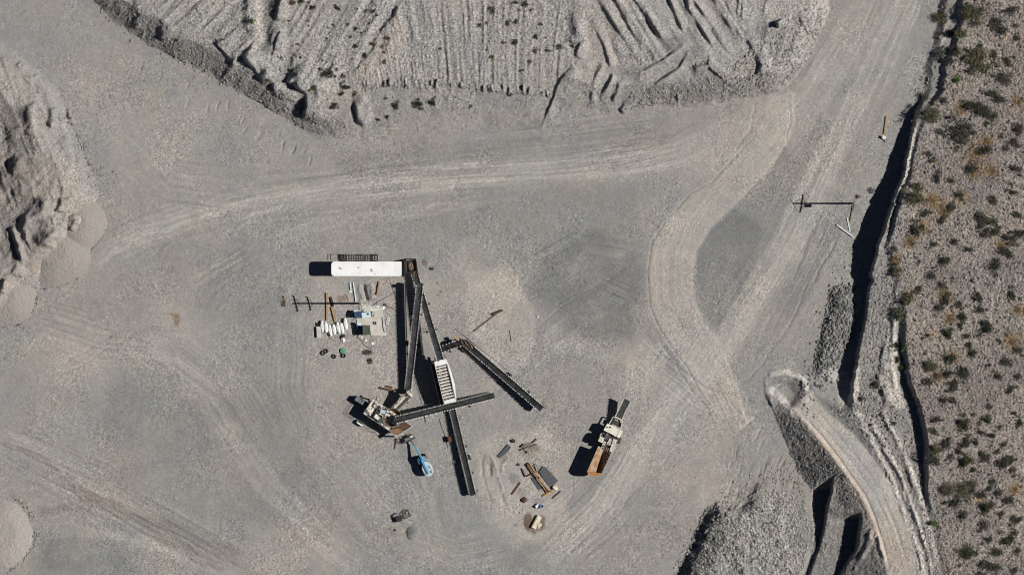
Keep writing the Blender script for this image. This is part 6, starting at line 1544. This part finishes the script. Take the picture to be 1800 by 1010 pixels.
# ------------------------------------------------------------------ shrubs
def shrub_mesh(n, leaf, seed, flat=.55, clumps=7):
    rr = np.random.default_rng(seed)
    cl = np.stack([rr.normal(0, .36, clumps), rr.normal(0, .36, clumps), rr.uniform(.15, .6, clumps)], -1); cl[0] = (0, 0, .45)
    rad = rr.uniform(.3, .55, clumps)
    k = rr.integers(0, clumps, n)
    d = rr.normal(0, 1, (n, 3)); d /= np.linalg.norm(d, axis=1)[:, None]
    p = cl[k] + d * (rad[k] * rr.random(n) ** .62)[:, None]
    p[:, 2] = np.abs(p[:, 2]) * flat / .55
    u = rr.normal(0, 1, (n, 3)); u /= np.linalg.norm(u, axis=1)[:, None]
    w = np.cross(u, rr.normal(0, 1, (n, 3))); w /= np.linalg.norm(w, axis=1)[:, None]
    s = leaf * rr.uniform(.6, 1.4, n)[:, None]
    q = np.stack([p - u * s, p + w * s * .55, p + u * s, p - w * s * .55], 1).reshape(-1, 3)
    f = np.arange(n * 4).reshape(-1, 4)
    tw = []                                           # twigs from the root to the clumps
    tf = []
    for c_ in cl:
        for _ in range(3):
            e = c_ + rr.normal(0, .15, 3); e[2] = abs(e[2]) * flat / .55
            a = np.array([0, 0, -.05]); o_ = len(q) + len(tw) * 1
            g = np.array([.018, 0, 0]); h_ = np.array([0, .018, 0])
            base = len(q) + len(tw)
            tw += [a - g, a + g, e + g * .4, e - g * .4]; tf.append((base, base + 1, base + 2, base + 3))
    return np.vstack([q, np.array(tw)]), np.vstack([f, np.array(tf)])
BIG = {}; 
def shrub_data(kind, big):
    key = (kind, big)
    if key not in BIG:
        BIG[key] = []
        for s in range(3):
            v, f = shrub_mesh(int((1300 if big == 2 else 560 if big == 1 else 240) * (.7 if kind == 'sage' else 1)), .055 if big == 2 else .085 if big == 1 else .13, hash((len(kind), big, s)) % 999, .6, 12 if big == 2 else 8)
            BIG[key].append(raw_mesh('shrub', v, f, 4, kind))
    return BIG[key]
COLW = {'sage': 'grey green', 'olive': 'olive', 'leaf': 'bright green', 'darkleaf': 'dark green', 'dryleaf': 'dry orange'}
def place_where(x, y):
    if x > 1500:
        side = 'by the cut' if x < 1560 + (60 if y < 700 else 90) else 'at the far right' if x > 1755 else 'mid scrub'
        band = 'in the top right corner' if y < 130 else 'right of the upper haul road' if y < 300 else 'right of the power pole' if y < 470 else 'right of the boulder bank' if y < 660 else 'right of the ramp head' if y < 800 else 'in the bottom right corner'
        return band + ' ' + side
    if y < 130 and x < 690: return 'on the slanting furrows of the spoil tip'
    if y < 130: return 'on the upright furrows of the spoil tip'
    return 'at the foot of the spoil tip'
def shrub(x, y, r, kind, where=None):
    big = 2 if r >= 17 else 1 if r >= 8 else 0
    o = bpy.data.objects.new('desert_shrub', random.choice(shrub_data(kind, big))); C.objects.link(o)
    o.location = G(x, y); k = r / 10 * 1.12
    o.rotation_euler.z = random.uniform(0, 6.28)
    o.scale = (k * random.uniform(.9, 1.12), k * random.uniform(.9, 1.12), k * random.uniform(.6, .95) if r < 17 else k * .62)
    sz = 'large' if r >= 17 else 'medium' if r >= 10 else 'small' if r >= 6 else 'tiny'
    txt = f"{sz} {COLW[kind]} shrub {where or place_where(x, y)}"
    label(o, txt, 'shrub', ('scrub: ' if x > 1500 else 'spoil tip: ') + txt + 's')
S = [(1714,27,24,'olive'),(1720,110,26,'olive'),(1680,143,9,'leaf'),(1684,90,9,'olive'),(1694,233,30,'sage'),(1634,200,19,'olive'),(1707,297,13,'sage'),(1737,265,15,'sage'),(1764,140,17,'sage'),(1760,177,12,'sage'),(1790,230,14,'sage'),(1634,273,8,'sage'),(1754,50,13,'sage'),(1791,300,11,'sage'),(1700,190,12,'sage'),(1747,100,10,'sage'),(1774,107,10,'sage'),(1613,330,12,'olive'),(1776,20,12,'sage'),(1790,70,9,'sage'),(1735,205,11,'sage'),(1655,235,9,'sage'),(1650,310,10,'sage'),(1675,320,8,'sage'),(1660,180,9,'sage'),(1672,60,9,'darkleaf'),
     (1610,347,20,'olive'),(1630,374,10,'sage'),(1610,400,14,'sage'),(1670,365,10,'sage'),(1660,384,9,'sage'),(1747,355,12,'sage'),(1727,387,13,'sage'),(1749,392,13,'sage'),(1754,409,13,'sage'),(1782,422,13,'sage'),(1680,422,9,'sage'),(1727,412,10,'sage'),(1667,459,12,'sage'),(1750,467,17,'sage'),(1634,484,11,'sage'),(1779,514,13,'sage'),(1665,524,12,'sage'),(1575,475,13,'olive'),(1597,524,15,'olive'),(1580,550,16,'olive'),(1614,510,9,'sage'),(1649,540,11,'sage'),(1727,547,12,'sage'),(1692,559,11,'darkleaf'),(1689,570,8,'darkleaf'),(1739,580,14,'darkleaf'),(1669,585,13,'darkleaf'),(1702,592,9,'sage'),(1590,612,8,'leaf'),(1585,645,9,'leaf'),(1670,629,13,'darkleaf'),(1709,624,11,'sage'),(1760,600,7,'sage'),(1777,639,7,'sage'),(1700,652,16,'sage'),(1637,644,18,'olive'),(1755,659,9,'sage'),(1665,660,12,'sage'),(1787,660,8,'sage'),(1690,345,9,'sage'),(1705,440,8,'sage'),(1790,380,9,'sage'),(1645,430,9,'sage'),(1572,440,8,'sage'),(1578,605,10,'darkleaf'),(1580,632,9,'darkleaf'),
     (1657,701,10,'sage'),(1780,682,10,'sage'),(1677,706,9,'sage'),(1697,746,14,'darkleaf'),(1737,736,11,'darkleaf'),(1792,744,9,'darkleaf'),(1747,766,9,'darkleaf'),(1697,782,12,'sage'),(1717,776,8,'darkleaf'),(1767,781,9,'sage'),(1725,799,10,'darkleaf'),(1700,812,15,'darkleaf'),(1757,811,8,'sage'),(1780,809,9,'sage'),(1778,826,9,'sage'),(1667,861,17,'olive'),(1700,856,19,'olive'),(1742,847,9,'sage'),(1753,864,10,'sage'),(1677,884,14,'sage'),(1737,891,15,'darkleaf'),(1763,901,9,'sage'),(1693,909,12,'sage'),(1795,912,9,'sage'),(1730,926,11,'sage'),(1645,921,9,'leaf'),(1743,947,10,'sage'),(1770,951,15,'darkleaf'),(1700,967,17,'darkleaf'),(1792,966,9,'sage'),(1743,994,16,'sage'),(1643,811,16,'sage'),(1643,760,9,'sage'),(1650,737,10,'sage'),(1725,1008,9,'sage'),(1786,1002,9,'sage'),(1724,758,8,'sage'),(1738,858,8,'darkleaf'),(1756,750,6,'sage'),(1785,725,7,'sage'),(1645,790,12,'olive'),(1540,675,7,'olive'),(1515,700,7,'olive'),(1570,742,7,'olive'),
     (440,36,8,'leaf'),(549,14,7,'darkleaf'),(625,81,6,'darkleaf'),(642,98,7,'darkleaf'),(657,76,7,'sage'),(577,130,10,'darkleaf'),(601,134,7,'sage'),(549,156,8,'leaf'),(606,153,8,'darkleaf'),(600,165,7,'darkleaf'),(625,166,6,'olive'),(588,185,9,'darkleaf'),(697,185,9,'darkleaf'),(735,183,9,'darkleaf'),(762,179,8,'darkleaf'),(665,210,5,'darkleaf'),(681,205,5,'darkleaf'),(675,108,5,'olive'),(515,3,7,'dryleaf'),(530,3,7,'darkleaf'),
     (906,5,6,'darkleaf'),(923,7,7,'olive'),(868,19,7,'olive'),(893,40,6,'olive'),(908,39,6,'olive'),(844,45,5,'olive'),(907,74,8,'olive'),(941,89,6,'olive'),(963,89,6,'olive'),(985,83,7,'olive'),(942,64,6,'darkleaf'),(1006,81,5,'darkleaf'),(931,109,5,'dryleaf'),(898,166,5,'olive'),(865,102,5,'dryleaf'),(855,88,4,'dryleaf'),(855,40,5,'dryleaf'),(684,68,5,'dryleaf'),(672,83,4,'dryleaf'),(676,93,4,'dryleaf'),(934,18,4,'dryleaf'),(918,124,4,'dryleaf'),(773,86,4,'dryleaf'),(827,187,4,'dryleaf'),(679,172,4,'dryleaf'),(886,74,4,'dryleaf'),(952,42,4,'olive'),(592,14,5,'darkleaf')]
S += [(1655,30,13,'olive'),(1650,95,12,'sage'),(1628,170,11,'olive'),(1612,205,10,'sage'),(1672,110,12,'sage'),(1690,60,14,'olive')]
for a in S: shrub(*a)
rr = random.Random(77)
for k in range(34):                                                   # seedlings along the slanting furrows
    f, g = rr.random(), rr.uniform(0, 1)
    shrub(500 + 170 * f - 30 * g, 8 + 140 * g + rr.uniform(-6, 6), rr.uniform(2.6, 4.4), rr.choice(['darkleaf', 'darkleaf', 'sage', 'olive']))
for k in range(34):                                                   # thin grey brush
    y = rr.uniform(10, 1000); x = rr.uniform(np.interp(y, [0, 200, 350, 430, 560, 680, 760, 1010], [1690, 1650, 1610, 1590, 1605, 1625, 1655, 1685]), 1795)
    shrub(x, y, rr.uniform(8.5, 14), 'sage')
for k in range(58):                                                   # low bushes filling the scrub
    y = rr.uniform(10, 1000); x = rr.uniform(np.interp(y, [0, 200, 350, 430, 560, 680, 760, 1010], [1700, 1640, 1600, 1585, 1600, 1615, 1645, 1675]), 1795)
    shrub(x, y, rr.uniform(3.5, 8.5), rr.choice(['sage', 'sage', 'sage', 'darkleaf', 'dryleaf']))
# dry grass between the shrubs: too many blades to count
gx = []; gy = []
for x, y, r in [(1716,268,34),(1745,300,22),(1712,300,26),(1640,352,30),(1660,372,26),(1620,400,26),(1600,425,20),(1575,455,14),(1735,250,22),(1690,190,20),(1600,520,16),(1660,520,22),(1670,560,20),(1790,545,16),(1675,625,24),(1780,600,26),(1785,860,16),(1690,345,18),(1650,660,18),(1760,430,18),(1790,180,14)]:
    n = int(r * 40); d = np.abs(rng.normal(0, .5, n)) * r; a = rng.uniform(0, 6.28, n)
    gx.append(x + d * np.cos(a)); gy.append(y + d * np.sin(a))
gx = np.concatenate(gx); gy = np.concatenate(gy); n = len(gx)
p = np.stack([(gx - 900) / 10, (505 - gy) / 10, hz_arr(gx, gy)], -1)
a = rng.uniform(0, 6.28, n); w = rng.uniform(.03, .06, n); h = rng.uniform(.12, .32, n)
s = np.stack([np.cos(a) * w, np.sin(a) * w, np.zeros(n)], -1); tip = p + np.stack([rng.normal(0, .14, n), rng.normal(0, .14, n), h], -1)
o = bpy.data.objects.new('dry_grass', raw_mesh('dry_grass', np.stack([p - s, p + s, tip], 1).reshape(-1, 3), np.arange(n * 3).reshape(-1, 3), 3, 'straw')); C.objects.link(o)
o["label"] = 'dry orange grass growing between the shrubs on the scrub slope'; o["category"] = 'grass'; o["kind"] = 'stuff'
